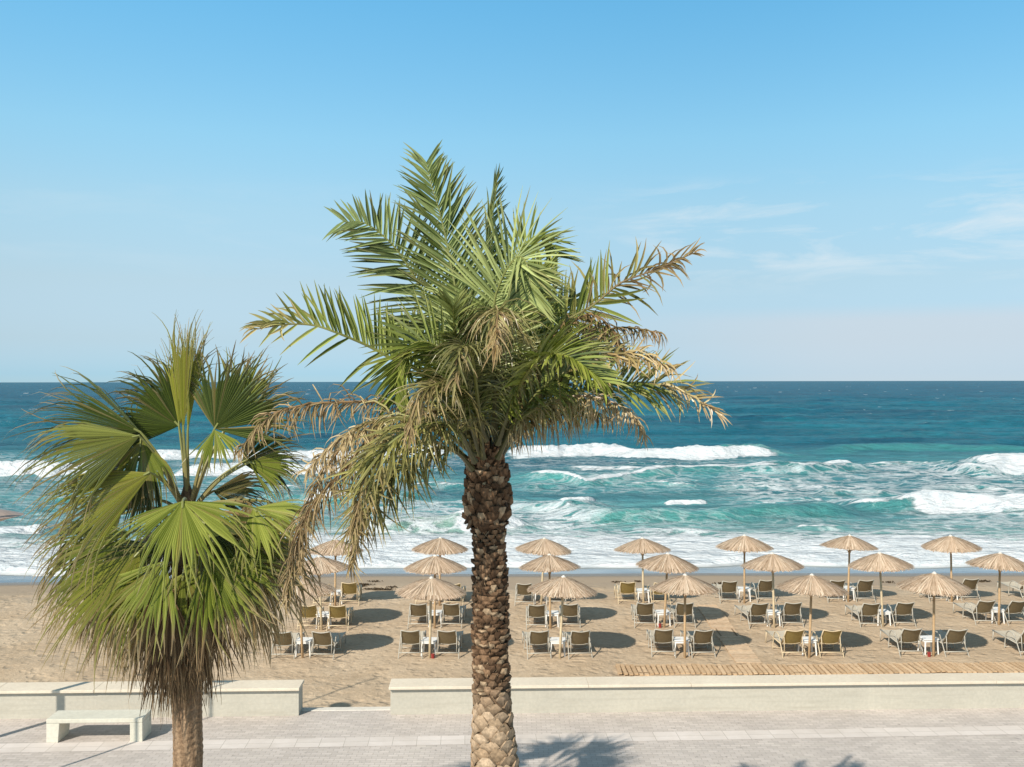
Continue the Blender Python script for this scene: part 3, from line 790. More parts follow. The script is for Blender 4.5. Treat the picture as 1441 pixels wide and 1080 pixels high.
for (rw, cl, px, py, olive, lo, ro, top) in groups:
    z = 0.0
    for _ in range(3):
        g = G(px, py, z); z = sand_z(g.x, g.y)
    par = first_or_copy(protos[(gi * 3) % 5])
    par.location = (g.x, g.y, z)
    hgt = (py - top) / (py - hor(px)) * (CAM_H - z)
    sc = hgt / 2.285
    par.scale = (1, 1, sc)
    par.rotation_euler = (R(rj(2.5)), R(rj(3.2)), rj(3.1))
    where = '%s, %s' % (ROW[rw], COL[cl])
    par['label'] = 'thatched parasol in the ' + where
    s = (CAM_H - z) / (py - hor(px))          # metres per photo pixel here
    for side, off in (('left', lo), ('right', ro)):
        p = first_or_copy(L_tan if olive else L_white)
        x = g.x + off * s; y = g.y + .28 + rj(.05)
        p.location = (x, y, sand_z(x, y)); p.rotation_euler = (0, 0, R(rj(4.5)) + R(1.0))
        kind = 'tan lounger with olive back' if olive else 'white lounger with taupe back'
        p['label'] = '%s, %s of pole, %s' % (kind, side, where)
    t = first_or_copy(T_proto)
    tx, ty = g.x + (lo + ro) / 2 * s * .8 - .02, g.y + .36
    t.location = (tx, ty, sand_z(tx, ty)); t.rotation_euler = (0, 0, R(rj(8)))
    t['label'] = 'white plastic table by its parasol pole, ' + where
    if (rw, cl) in ((0, 1), (1, 3), (0, 5)):
        b = MB(); b.tube([(0,0,-.02),(0,0,.12),(0,0,.122),(0,0,.03)], [.04,.05,.045,.04], 12)
        o = b.build('bucket', M_red); tag(o, 'small red tin at a parasol pole, ' + where, 'bucket')
        o.location = (g.x + (.09 if (rw, cl) == (0, 1) else -.13), g.y - .02, z)
    gi += 1

# ------------------------------------------------------------------ lamps beyond the left edge of the view
def lamp(label, base, h, arm, arm_h, rad, head_r, head_drop):
    r = root('street_lamp', base, label, 'street lamp')
    b = MB(); b.tube([(0,0,0),(0,0,.5),(0,0,.52),(0,0,h)], [rad*1.6, rad*1.5, rad, rad*.8], 12); b.build('pole', M_steel, r, True)
    b = MB(); b.tube([(0,0,arm_h-.25),(arm*.5,0,arm_h+.08),(arm,0,arm_h+.10)], rad*.5, 8); b.build('arm', M_steel, r, True)
    b = MB(); b.tube([(arm,0,arm_h-.10),(arm,0,arm_h-.06),(arm,0,arm_h+.0),(arm,0,arm_h+.07),(arm,0,arm_h+.12)], [.12,head_r*.5,head_r,head_r*.55,.05], 24)
    b.build('lamp_head', M_lamp, r)
    return r
lp = P(8, 726, 18.0)
lamp('brown disc lamp head at the left frame edge, seen above the surf', (-12.0, 18.0, PROM), 5.0, 2.62, lp.z - PROM + .03, .085, .50, .1)
lamp('tall thin lamp post off the left side of the promenade', (-10.45, 15.75, PROM), 9.3, 1.1, 7.0, .03, .28, .1)

# ------------------------------------------------------------------ palms
def leaflet(b, p, d, up, L, w, droop, col, tipcol, tipmix, segs=4, curl=0.0):
    """one folded, tapering, drooping leaflet"""
    d = d.normalized(); pts = []; cs = []
    q = p.copy()
    side = d.cross(up)
    if side.length < 1e-3: side = d.cross(Vector((1, 0, 0)))
    side.normalize()
    prof = (.55, 1.0, .9, .6, .06) if segs == 4 else (.6, 1.0, .75, .06)
    for i in range(segs + 1):
        t = i / segs
        n = side.cross(d).normalized()
        ww = w * prof[i]
        c = lerp(col, tipcol, min(1, tipmix * smooth(.25, 1.0, t) * 1.6))
        pts += [q - side * ww + n * ww * .9, q, q + side * ww + n * ww * .9]; cs += [c, c, c]
        d = (d + Vector((0, 0, -1)) * droop * (1.0 / segs) * (1 + t) + side * curl / segs).normalized()
        side = (side - d * side.dot(d)).normalized()
        q = q + d * (L / segs)
    fs = []
    for i in range(segs):
        o = i * 3
        fs += [(o, o+1, o+4, o+3), (o+1, o+2, o+5, o+4)]
    b.add(pts, fs, cs)

GREEN_D = (.095, .135, .020); GREEN_L = (.30, .345, .085); GREY_G = (.27, .325, .125)
DRY_L = (.52, .40, .215); DRY_B = (.26, .165, .08); DRY_D = (.12, .072, .036)

def frond(parent, D0, pts, nhint, L, npairs, g0=GREEN_D, g1=GREEN_L, dry0=2.0, dry=0.0, droop=.25, mess=.10, lower=1.0, upper=1.0, t0=.17, dcol=(DRY_B, DRY_L), angle=(58, 28), width=.0105, seed=0, lift=.35, label=None):
    rr = random.Random(seed)
    path = spline([P(x, y, D0 + dd) for x, y, dd in pts], 60)
    b = MB()
    nh = Vector(nhint).normalized()
    rc0 = (.24, .25, .07) if dry < .8 else (.33, .24, .13)
    rads = [.019 * (1 - i / 59) ** .9 + .0035 for i in range(60)]
    rads[0] = .032; rads[1] = .027
    b.tube(path, rads, 6, [lerp((.085, .08, .028), lerp(rc0, DRY_B, smooth(dry0 - .1, dry0 + .3, i / 59)), smooth(.05, .5, i / 59)) for i in range(60)])
    for k in range(npairs):
        for sd in (-1, 1):
            t = t0 + (1 - t0) * (k + .5 + rr.uniform(-.35, .35)) / npairs
            f = t * 59; i = min(58, max(0, int(f))); p = path[i].lerp(path[i+1], f - i)
            T = (path[min(59, i+2)] - path[max(0, i-1)]).normalized()
            n = nh - T * nh.dot(T)
            if n.length < .2: n = Vector((0, 0, 1)) - T * T.z
            n.normalize()
            S = T.cross(n).normalized()
            s = S * sd
            # which flank is the upper one on the picture?
            low = s.z < 0
            if rr.random() > (lower if low else upper): continue
            u = (t - t0) / (1 - t0)
            A = R(angle[0] + (angle[1] - angle[0]) * u + rr.gauss(0, 3 + 30 * mess))
            dryk = smooth(dry0 - .15, dry0 + .25, u + rr.uniform(-.15, .15))
            dryk = max(dryk, dry if rr.random() < dry + .15 else dry * .5)
            d = s * math.sin(A) + T * math.cos(A) + n * (lift * (1 if k % 2 else .55) + rr.gauss(0, mess))
            ms = mess * (1 + .9 * dryk); d += Vector((rr.gauss(0, ms), rr.gauss(0, ms), rr.gauss(0, ms)))
            prof = (.55 + .45 * smooth(0, .25, u)) * (1 - .52 * smooth(.5, 1, u))
            ll = L * prof * (rr.uniform(.88, 1.08) if dryk < .5 else rr.uniform(.45, 1.1)) * (1 - .12 * dryk)
            gcol = lerp(tuple(x * .75 for x in g0), tuple(x * 1.12 for x in g1), rr.random())
            dc = lerp(dcol[0], dcol[1], rr.random() ** 1.2)
            if rr.random() < .18: dc = lerp(dc, DRY_D, .6)
            col = lerp(gcol, dc, dryk * rr.uniform(.75, 1))
            leaflet(b, p, d, n, ll, width * rr.uniform(.8, 1.2) * (1 - .35 * dryk), droop * ((.35 if dry == 0 else 1) + 1.5 * dryk) * rr.uniform(.6, 1.4), col, lerp(DRY_L, dc, .5), max(dryk * .7, .25 * rr.random() ** 2), 4, rr.gauss(0, (.06 if dry == 0 else .25) + .9 * mess + .8 * dryk))
    o = b.build('frond', M_dry if dry > .75 else M_leaf, parent)
    if label: o['label'] = label
    return o

def palm_trunk(parent, D0, prof, seed, kind):
    """prof: list of (px, py, radius in px) from the bottom up, as seen at distance D0"""
    rr = random.Random(seed)
    k = D0 / F
    axis = [(P(x, y, D0), r * k) for x, y, r in prof]
    zs = [a[0].z for a in axis]
    def ax(z):
        x = float(np.interp(z, zs, [a[0].x for a in axis])); r = float(np.interp(z, zs, [a[1] for a in axis]))
        return Vector((x, D0, z)), r
    b = MB()
    n = 48; rings = 160
    z0, z1 = zs[0], zs[-1]
    vs = []; cs = []
    for i in range(rings + 1):
        z = z0 + (z1 - z0) * i / rings
        c, r = ax(z)
        for j in range(n):
            a = 2 * math.pi * j / n
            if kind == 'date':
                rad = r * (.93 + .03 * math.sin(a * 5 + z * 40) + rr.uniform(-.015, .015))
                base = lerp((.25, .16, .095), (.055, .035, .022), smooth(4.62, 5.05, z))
            else:
                rad = r * (1 + .022 * math.sin(z * 75 + 2 * math.sin(3 * a)) + .03 * math.sin(a * 7 + 3 * math.sin(z * 3)) + rr.uniform(-.02, .02))
                base = lerp((.19, .12, .07), (.31, .21, .13), .5 + .5 * math.sin(a * 9 + 2 * math.sin(z * 4)) * rr.uniform(.5, 1))
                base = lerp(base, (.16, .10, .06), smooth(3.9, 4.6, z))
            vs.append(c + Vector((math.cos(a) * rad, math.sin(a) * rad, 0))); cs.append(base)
    fs = []
    for i in range(rings):
        for j in range(n): fs.append((i*n+j, i*n+(j+1)%n, (i+1)*n+(j+1)%n, (i+1)*n+j))
    b.add(vs, fs, cs)
    if kind == 'date':
        z = z0; row = 0
        while z < z1 - .02:
            c, r = ax(z)
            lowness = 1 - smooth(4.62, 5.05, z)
            cnt = 7 if lowness > .5 else 11
            for j in range(cnt):
                a = 2 * math.pi * (j + .5 * (row % 2) + rr.uniform(-.18, .18) - rr.uniform(0, .25) * (1 - lowness)) / cnt
                hw = math.pi / cnt * r * (rr.uniform(.98, 1.1) if lowness > .5 else rr.uniform(.7, 1.25))
                hh = (.070 * rr.uniform(.75, 1.25) if lowness > .5 else .036 * rr.uniform(.6, 1.5))
                out = (.008 if lowness > .5 else .021) * rr.uniform(.3, 2.0)
                if z > z1 - .62: hh *= 1.7; out = rr.uniform(.03, .075)
                er = Vector((math.cos(a), math.sin(a), 0)); et = Vector((-math.sin(a), math.cos(a), 0))
                up = Vector((0, 0, 1))
                p = c + er * (r * .955) + up * rr.uniform(-.012, .012)
                lt = rr.random()
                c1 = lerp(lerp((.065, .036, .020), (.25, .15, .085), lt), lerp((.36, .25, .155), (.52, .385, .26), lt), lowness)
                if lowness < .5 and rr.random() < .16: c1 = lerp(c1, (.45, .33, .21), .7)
                ce = lerp(c1, (.03, .02, .012), .75)
                tip = rr.uniform(.30, .5) if lowness > .5 else rr.uniform(.35, .95)
                V = [p - up * hh, p - et * hw + er * out * .35, p + et * hw + er * out * .35,
                     p - et * hw * tip + up * hh * .75 + er * out, p + et * hw * tip + up * hh * .75 + er * out,
                     p - et * hw * tip + up * hh * .75 - er * .03, p + et * hw * tip + up * hh * .75 - er * .03, p + er * out * 1.1,
                     p - et * hw - er * .03, p + et * hw - er * .03]
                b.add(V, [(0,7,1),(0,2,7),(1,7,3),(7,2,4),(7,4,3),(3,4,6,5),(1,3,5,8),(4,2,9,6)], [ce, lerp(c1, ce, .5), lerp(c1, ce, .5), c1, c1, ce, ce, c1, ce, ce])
            z += .066 if lowness > .5 else .034
            row += 1
        # ragged old leaf bases under the crown
        for j in range(110):
            z = z1 - rr.uniform(.02, .58); a = rr.uniform(0, 2 * math.pi)
            c, r = ax(z)
            er = Vector((math.cos(a), math.sin(a), 0)); et = Vector((-math.sin(a), math.cos(a), 0))
            L = rr.uniform(.07, .17); w = rr.uniform(.018, .045)
            d = (er * rr.uniform(.15, .6) + Vector((0, 0, 1)) * (1 if rr.random() < .85 else -.8) + et * rj(.35)).normalized()
            p = c + er * r * .93
            col = lerp((.07, .045, .03), (.30, .19, .11), rr.random() ** 1.6)
            if rr.random() < .12: col = (.46, .34, .2)
            b.add([p - et*w, p + et*w, p + d*L + et*w*.6, p + d*L - et*w*.6, p - et*w - er*.03, p + et*w - er*.03, p + d*L*.95 + et*w*.6 - er*.02, p + d*L*.95 - et*w*.6 - er*.02],
                  [(0,1,2,3), (0,3,7,4), (1,5,6,2), (3,2,6,7)], [lerp(col, (.03,.02,.015), .4)]*2 + [col]*2 + [(.05,.03,.02)]*4)
        for j in range(1500):                      # fibres
            z = z1 - (rr.uniform(-.05, .8) if j < 260 else rr.uniform(.6, z1 - 4.75)); a = rr.uniform(0, 2 * math.pi); c, r = ax(z)
            er = Vector((math.cos(a), math.sin(a), 0)); et = Vector((-math.sin(a), math.cos(a), 0))
            p = c + er * r * 1.0; d = (er * rr.uniform(.1, .5) + Vector((0,0,rr.uniform(-.8,1))) + et * rj(.6)).normalized(); L = rr.uniform(.05, .13) if j < 260 else rr.uniform(.02, .06)
            col = lerp((.07,.045,.03), (.40,.28,.17), rr.random())
            b.add([p - et*.004, p + et*.004, p + d*L], [(0,1,2)], col)
    o = b.build('trunk', M_bark, parent)
    return o

# ---- date palm
D0 = 8.8
base = P(697, 1400, D0)
date = root('date_palm', (base.x, D0, PROM), 'tall feathery date palm with rough trunk and dry brown fronds before the long seawall', 'palm')
def keep(o, par):
    o.parent = par; o.matrix_parent_inverse = Matrix.Translation(par.location).inverted(); return o
prof = [(700, 1568, 47), (699, 1400, 42), (697, 1200, 39), (695.5, 1078, 33), (693, 1040, 30), (692, 1000, 27), (691, 960, 24.5), (690, 940, 23), (690, 900, 23), (689.5, 850, 22.4), (689, 800, 21.2), (688, 755, 20.5), (687, 745, 21), (686, 735, 25.5), (686, 700, 25), (685, 680, 23), (684, 655, 20), (684, 630, 12)]
tr = palm_trunk(None, D0, prof, 21, 'date'); keep(tr, date)
T_ = dict
DF = [
 # pts, nhint, L, pairs, options
 ([(678,650,0),(660,520,-.05),(640,400,0),(622,310,.05),(608,262,.1),(600,228,.2)], (.15,-1,.2), .62, 78, T_(g0=GREEN_D, g1=GREY_G, angle=(54,34), t0=.2, width=.0135, lift=.1)),
 ([(670,640,.1),(635,500,.1),(597,415,.1),(565,360,.1),(540,332,.1),(512,313,.1),(484,312,.15)], (-.1,-1,.25), .55, 62, T_(g0=(.085,.12,.04), g1=GREY_G, angle=(72,40), t0=.3, width=.015, lift=.1)),
 ([(665,645,-.1),(640,590,-.2),(600,530,-.3),(547,502,-.35),(515,485,-.4),(472,467,-.5),(440,457,-.5),(402,456,-.55),(358,463,-.6)], (0,-1,.25), .46, 62, T_(lower=.22, angle=(70,34), t0=.3, width=.015, dry0=.8, dcol=((.5,.42,.16),DRY_L), lift=.1)),
 ([(688,640,.4),(686,450,.6),(685,330,.8),(690,290,.85),(696,256,.9)], (1,-.35,0), .46, 50, T_(angle=(40,20), t0=.35)),
 ([(695,640,.3),(698,480,.5),(712,400,.7),(736,347,.8),(762,335,.8),(784,362,.8)], (-.3,-.75,.7), .60, 60, T_(g1=GREEN_L, angle=(66,42), t0=.35, lift=.3)),
 ([(697,610,-.2),(694,500,-.45),(696,430,-.5),(702,405,-.55),(715,377,-.65),(730,362,-.75),(741,370,-.85),(746,395,-.9),(745,426,-.95)], (-.1,-.95,.45), .68, 76, T_(g0=(.22,.27,.075), g1=(.43,.48,.19), angle=(64,44), t0=.2, lift=.1, droop=.4)),
 ([(700,640,.1),(735,530,.15),(775,475,.15),(800,450,.15),(835,430,.15),(872,400,.15),(910,385,.15),(940,373,.15),(980,356,.1)], (0,-.95,.35), .52, 74, T_(dry0=.52, angle=(70,30), t0=.22, width=.015, lower=.8, lift=.1, dcol=(DRY_D,(.42,.29,.15)), label='frond with brown withered tip')),
 ([(705,630,.3),(760,530,.3),(830,475,.25),(880,462,.2),(932,470,.15)], (0,-.7,.7), .42, 80, T_(dry=.95, dry0=.1, droop=1.1, mess=.35, dcol=(DRY_D,(.42,.27,.14)), label='withered brown frond')),
 ([(700,620,.1),(760,500,0),(815,448,-.1),(850,452,-.2),(885,505,-.3)], (0,-.6,.8), .46, 80, T_(dry=.85, dry0=.3, droop=.9, mess=.3, dcol=(DRY_D,(.44,.29,.14)), label='withered brown frond')),
 ([(705,630,-.2),(750,560,-.3),(800,522,-.4),(850,505,-.45),(900,500,-.5),(945,520,-.5)], (0,-.7,.6), .44, 74, T_(dry0=.45, droop=.7, mess=.15, dcol=((.42,.28,.12),(.68,.53,.29)), label='frond with straw coloured drooping tip')),
 ([(705,640,0),(760,572,0),(830,547,-.05),(900,540,-.1),(960,552,-.1),(1012,584,-.1)], (0,-.75,.6), .48, 74, T_(dry0=.62, droop=.45, mess=.12, dcol=((.42,.27,.12),(.76,.64,.40)), angle=(66,30), label='frond with bleached hanging tip')),
 ([(700,645,-.2),(730,592,-.4),(790,562,-.5),(840,560,-.6),(885,580,-.7),(905,612,-.7)], (0,-.65,.75), .42, 84, T_(dry=.7, dry0=.35, droop=1.3, mess=.22, dcol=((.33,.22,.11),(.66,.52,.30)), label='drooping dry frond')),
 ([(703,648,.1),(730,600,.1),(775,580,.1),(820,575,.05),(860,590,0)], (0,-.5,.85), .40, 70, T_(dry=.9, dry0=.2, droop=1.5, mess=.3, dcol=(DRY_D,(.55,.42,.24)), label='withered brown frond')),
 ([(692,610,-.3),(700,530,-.6),(702,470,-.95),(702,438,-1.3),(700,448,-1.65),(697,490,-1.9)], (0,-.5,.85), .46, 84, T_(dry=.26, dry0=.62, droop=1.3, mess=.2, g0=(.15,.17,.045), g1=(.34,.34,.12), dcol=((.26,.15,.06),(.46,.35,.17)), label='pale yellowing frond hanging towards the street')),
 ([(665,640,-.1),(655,575,-.3),(645,537,-.4),(627,500,-.5),(602,482,-.55),(577,487,-.6),(562,515,-.65),(556,562,-.65)], (0,-.75,.6), .50, 72, T_(g0=(.085,.12,.018), g1=(.27,.31,.06), droop=.5, angle=(60,34), t0=.2)),
 ([(670,630,-.2),(640,592,-.3),(565,568,-.5),(465,566,-.6),(415,572,-.65),(377,588,-.7),(336,634,-.7)], (0,-.8,.6), .40, 96, T_(dry=.95, dry0=.2, droop=1.0, mess=.25, dcol=((.22,.14,.075),(.52,.385,.225)), t0=.18, label='long withered brown frond reaching the fan palm')),
 ([(668,640,-.3),(600,592,-.6),(540,590,-.75),(490,610,-.85),(450,642,-.9),(430,665,-.95)], (0,-.7,.7), .42, 84, T_(dry=.6, dry0=.4, droop=.9, mess=.25, g0=(.16,.16,.04), g1=(.36,.34,.11), dcol=((.42,.30,.15),(.68,.54,.33)), t0=.18)),
 ([(664,660,-.2),(645,638,-.4),(620,630,-.5),(590,640,-.6),(560,662,-.7),(530,694,-.75),(507,738,-.8),(494,798,-.8)], (0,-.75,.6), .46, 80, T_(dry=.35, dry0=.6, droop=.8, mess=.2, g0=(.11,.125,.022), g1=(.34,.34,.10), t0=.2)),
 ([(660,650,0),(600,600,-.1),(530,612,-.3),(482,662,-.4),(432,722,-.45),(412,790,-.5),(402,846,-.5)], (0,-.8,.5), .46, 80, T_(dry=1, dry0=.1, droop=1.3, mess=.3, dcol=(DRY_D,(.46,.33,.19)), t0=.3, label='dead dark brown frond hanging beside the fan palm')),
 ([(662,650,.2),(590,590,.15),(500,612,0),(452,672,-.1),(430,730,-.1),(424,795,-.1)], (0,-.8,.5), .42, 70, T_(dry=1, dry0=.1, droop=1.3, mess=.3, dcol=(DRY_B,(.6,.46,.29)), t0=.35, label='dead brown frond')),
 ([(668,650,-.4),(640,602,-.7),(590,600,-.9),(540,632,-1),(510,682,-1),(498,745,-1)], (0,-.75,.6), .44, 80, T_(dry=.3, dry0=.65, droop=.8, mess=.22, g0=(.12,.135,.025), g1=(.37,.365,.11), t0=.2)),
 ([(690,640,.5),(740,520,1.0),(780,455,1.4),(806,420,1.6)], (0,-.8,.5), .55, 60, T_(g0=(.055,.085,.016))),
 ([(672,640,.5),(622,520,1),(582,470,1.4),(548,462,1.8)], (0,-.8,.5), .52, 60, T_(g0=(.055,.085,.016))),
 ([(688,640,.3),(664,520,.9),(652,440,1.3),(646,395,1.5)], (.2,-1,.2), .55, 64, T_(g0=(.055,.085,.016), angle=(46,24))),
 ([(684,620,-.3),(655,530,-.7),(640,465,-1.0),(638,430,-1.3)], (.2,-.8,.5), .5, 70, T_(g0=(.12,.16,.03), g1=(.33,.375,.11), angle=(50,26))),
 ([(700,625,-.3),(730,545,-.7),(762,505,-1.1),(800,503,-1.4),(850,540,-1.6)], (0,-.7,.7), .48, 74, T_(g0=(.10,.14,.018), g1=(.31,.345,.06), droop=.5)),
 ([(692,640,0),(712,500,.05),(738,430,.1),(764,380,.2)], (-.1,-.9,.3), .52, 64, T_(angle=(50,26))),
 ([(700,640,.2),(745,560,.3),(790,510,.4),(840,490,.4),(870,500,.4)], (0,-.8,.5), .46, 64, T_(g0=(.055,.08,.018), g1=(.16,.185,.05), dry0=.8)),
 ([(675,640,-.2),(650,560,-.6),(620,540,-.9),(590,560,-1.1),(575,610,-1.2)], (0,-.6,.8), .42, 64, T_(dry=.3, dry0=.65, droop=.9, mess=.2, g0=(.13,.13,.04), g1=(.27,.25,.085))),
 ([(680,645,-.2),(672,560,-.6),(664,500,-1.0),(650,490,-1.4),(640,540,-1.6)], (0,-.6,.8), .42, 64, T_(dry=.1, dry0=.85, droop=.8, mess=.15, g0=(.08,.10,.025), g1=(.22,.225,.075))),
 ([(688,655,.3),(700,600,.6),(722,560,.9),(755,540,1.2)], (0,-.8,.5), .42, 50, T_(g0=(.04,.062,.012), g1=(.15,.18,.04))),
 ([(680,655,.3),(662,600,.6),(640,570,.9),(606,560,1.2)], (0,-.8,.5), .42, 50, T_(g0=(.04,.062,.012), g1=(.15,.18,.04))),
 ([(686,655,.2),(684,580,.5),(676,500,.9),(672,440,1.2)], (.2,-.9,.3), .5, 60, T_(g0=(.04,.062,.012), g1=(.17,.20,.05))),
]
for i, (pts, nh, L, npz, kw) in enumerate(DF):
    keep(frond(None, D0, pts, nh, L, int(npz * (1.35 if kw.get('dry', 0) > .25 else 1.0)), seed=100 + i, **dict(dict(mess=.045, width=.0135) if kw.get('dry', 0) == 0 else dict(width=.0095), **kw)), date)

# ---- fan palm
def fan_leaf(parent, D1, crown, hast, target, nhint, Rr, spread, nseg=44, droop=.35, dry=0.0, g0=(.10,.15,.03), g1=(.22,.27,.08), tipdry=.45, fold=10, cup=.12, seed=0, petiole=True, label=None, fuse=.55, dpal=(DRY_B, DRY_L)):
    rr = random.Random(seed)
    H = P(hast[0], hast[1], D1 + hast[2]); A = P(target[0], target[1], D1 + target[2])
    Cc = P(crown[0], crown[1], D1 + (crown[2] if len(crown) > 2 else 0))
    a = (A - H).normalized(); n = Vector(nhint); n = (n - a * n.dot(a)).normalized(); bb = n.cross(a)
    b = MB()
    if petiole:
        mid = Cc.lerp(H, .5) + Vector((0, 0, .10 * (H - Cc).length))
        pp = spline([Cc, mid, H, H + a * .08], 14)
        b.tube(pp, [.030 - .018 * i / 13 for i in range(14)], 6, [lerp((.30,.22,.10), lerp((.25,.27,.08), DRY_B, dry), i / 13) for i in range(14)])
    dth = R(2 * spread) / nseg
    for k in range(nseg):
        th = -R(spread) + dth * (k + .5)
        L = Rr * (.62 + .38 * math.cos(th * .62)) * rr.uniform(.82, 1.1)
        fd = R(fold)
        d0 = a * math.cos(th) + bb * math.sin(th) * math.cos(fd) - n * abs(math.sin(th)) * math.sin(fd)
        d0.normalize()
        sd = n.cross(d0).normalized()
        nn = d0.cross(sd) * -1
        if nn.dot(n) < 0: nn = -nn
        dk = dry if rr.random() < .85 else min(1, dry + .3)
        gc = lerp(g0, g1, rr.random()); dc = lerp(dpal[0], dpal[1], rr.random() ** 1.3)
        col = lerp(gc, dc, dk)
        if rr.random() < .12 * tipdry: col = lerp(col, lerp(DRY_B, (.30,.25,.06), rr.random()), .6)
        tc = lerp(dpal[1], dpal[0], rr.random() * .9)
        td = max(dk, tipdry * rr.uniform(.2, 1.6))
        rs_ = [.02, .25, fuse, fuse + (1 - fuse) * .3, fuse + (1 - fuse) * .58, fuse + (1 - fuse) * .85, 1.0]
        q = H.copy(); d = d0.copy(); prev = 0
        V = []; cs = []
        sw = rr.gauss(0, .38); dr = droop * rr.uniform(.5, 2.2)
        for i, rl in enumerate(rs_):
            r_ = rl * L
            if i:
                if rl > fuse:
                    u = (rl - fuse) / (1 - fuse)
                    d = (d + Vector((0, 0, -1)) * dr * (.25 + u) * .75 + sd * sw * .3).normalized()
                else:
                    d = (d0 - n * cup * rl * 1.4 * -1).normalized() if False else (d0 + Vector((0, 0, -1)) * cup * rl).normalized()
                q = q + d * (r_ - prev)
            prev = r_
            hw = min(r_, fuse * L) * math.tan(dth / 2) * 1.0
            if rl > fuse: hw *= .95 * (1 - (rl - fuse) / (1 - fuse)) ** .5
            hw = max(hw, .0016)
            pl = hw * 1.15
            c = lerp(col, tc, min(1, td * smooth(.62, 1.0, rl) * 1.9))
            ce = lerp(c, (.04, .05, .02), .12)
            V += [q - sd * hw - nn * pl * .5, q + nn * pl * .5, q + sd * hw - nn * pl * .5]; cs += [ce, c, ce]
        fs = []
        for i in range(len(rs_) - 1):
            o = i * 3; fs += [(o, o+1, o+4, o+3), (o+1, o+2, o+5, o+4)]
        if rr.random() < .07: continue                 # a torn-off segment
        b.add(V, fs, cs)
        if rr.random() < .12:                      # loose threads
            p = q; dd = (d + Vector((rj(.5), rj(.5), -.6))).normalized(); l = rr.uniform(.05, .18)
            b.add([p - sd*.002, p + sd*.002, p + dd*l], [(0,1,2)], tc)
    o = b.build('leaf', M_dry if dry > .7 else M_leaf, parent)
    if label: o['label'] = label
    return o

D1 = 12.0
fp = P(263, 1375, D1)
fan = root('fan_palm', (fp.x, D1, PROM), 'fan palm with broad pleated leaves and a shaggy dry skirt behind the concrete bench', 'palm')
fan['label'] = 'bushy fan palm with pleated leaves and shaggy dry skirt, standing right of the concrete bench'
prof = [(264, 1378, 27), (264, 1250, 23), (263.5, 1120, 20.5), (263.5, 1075, 20), (263, 1000, 20), (263, 930, 21), (263, 850, 22), (263, 780, 21), (263, 735, 17), (263, 700, 10), (263, 680, 4)]
keep(palm_trunk(None, D1, prof, 33, 'fan'), fan)
CR = (264, 725)
SK = ((.085, .05, .028), (.34, .23, .125))
YG = T_(g0=(.18,.20,.02), g1=(.35,.35,.05)); DG = T_(g0=(.024,.040,.005), g1=(.075,.105,.014)); LG = T_(g0=(.16,.20,.025), g1=(.37,.40,.085)); MG = T_(g0=(.08,.11,.010), g1=(.24,.27,.042))  # DG holds the shade of backlit and inner leaves in its green
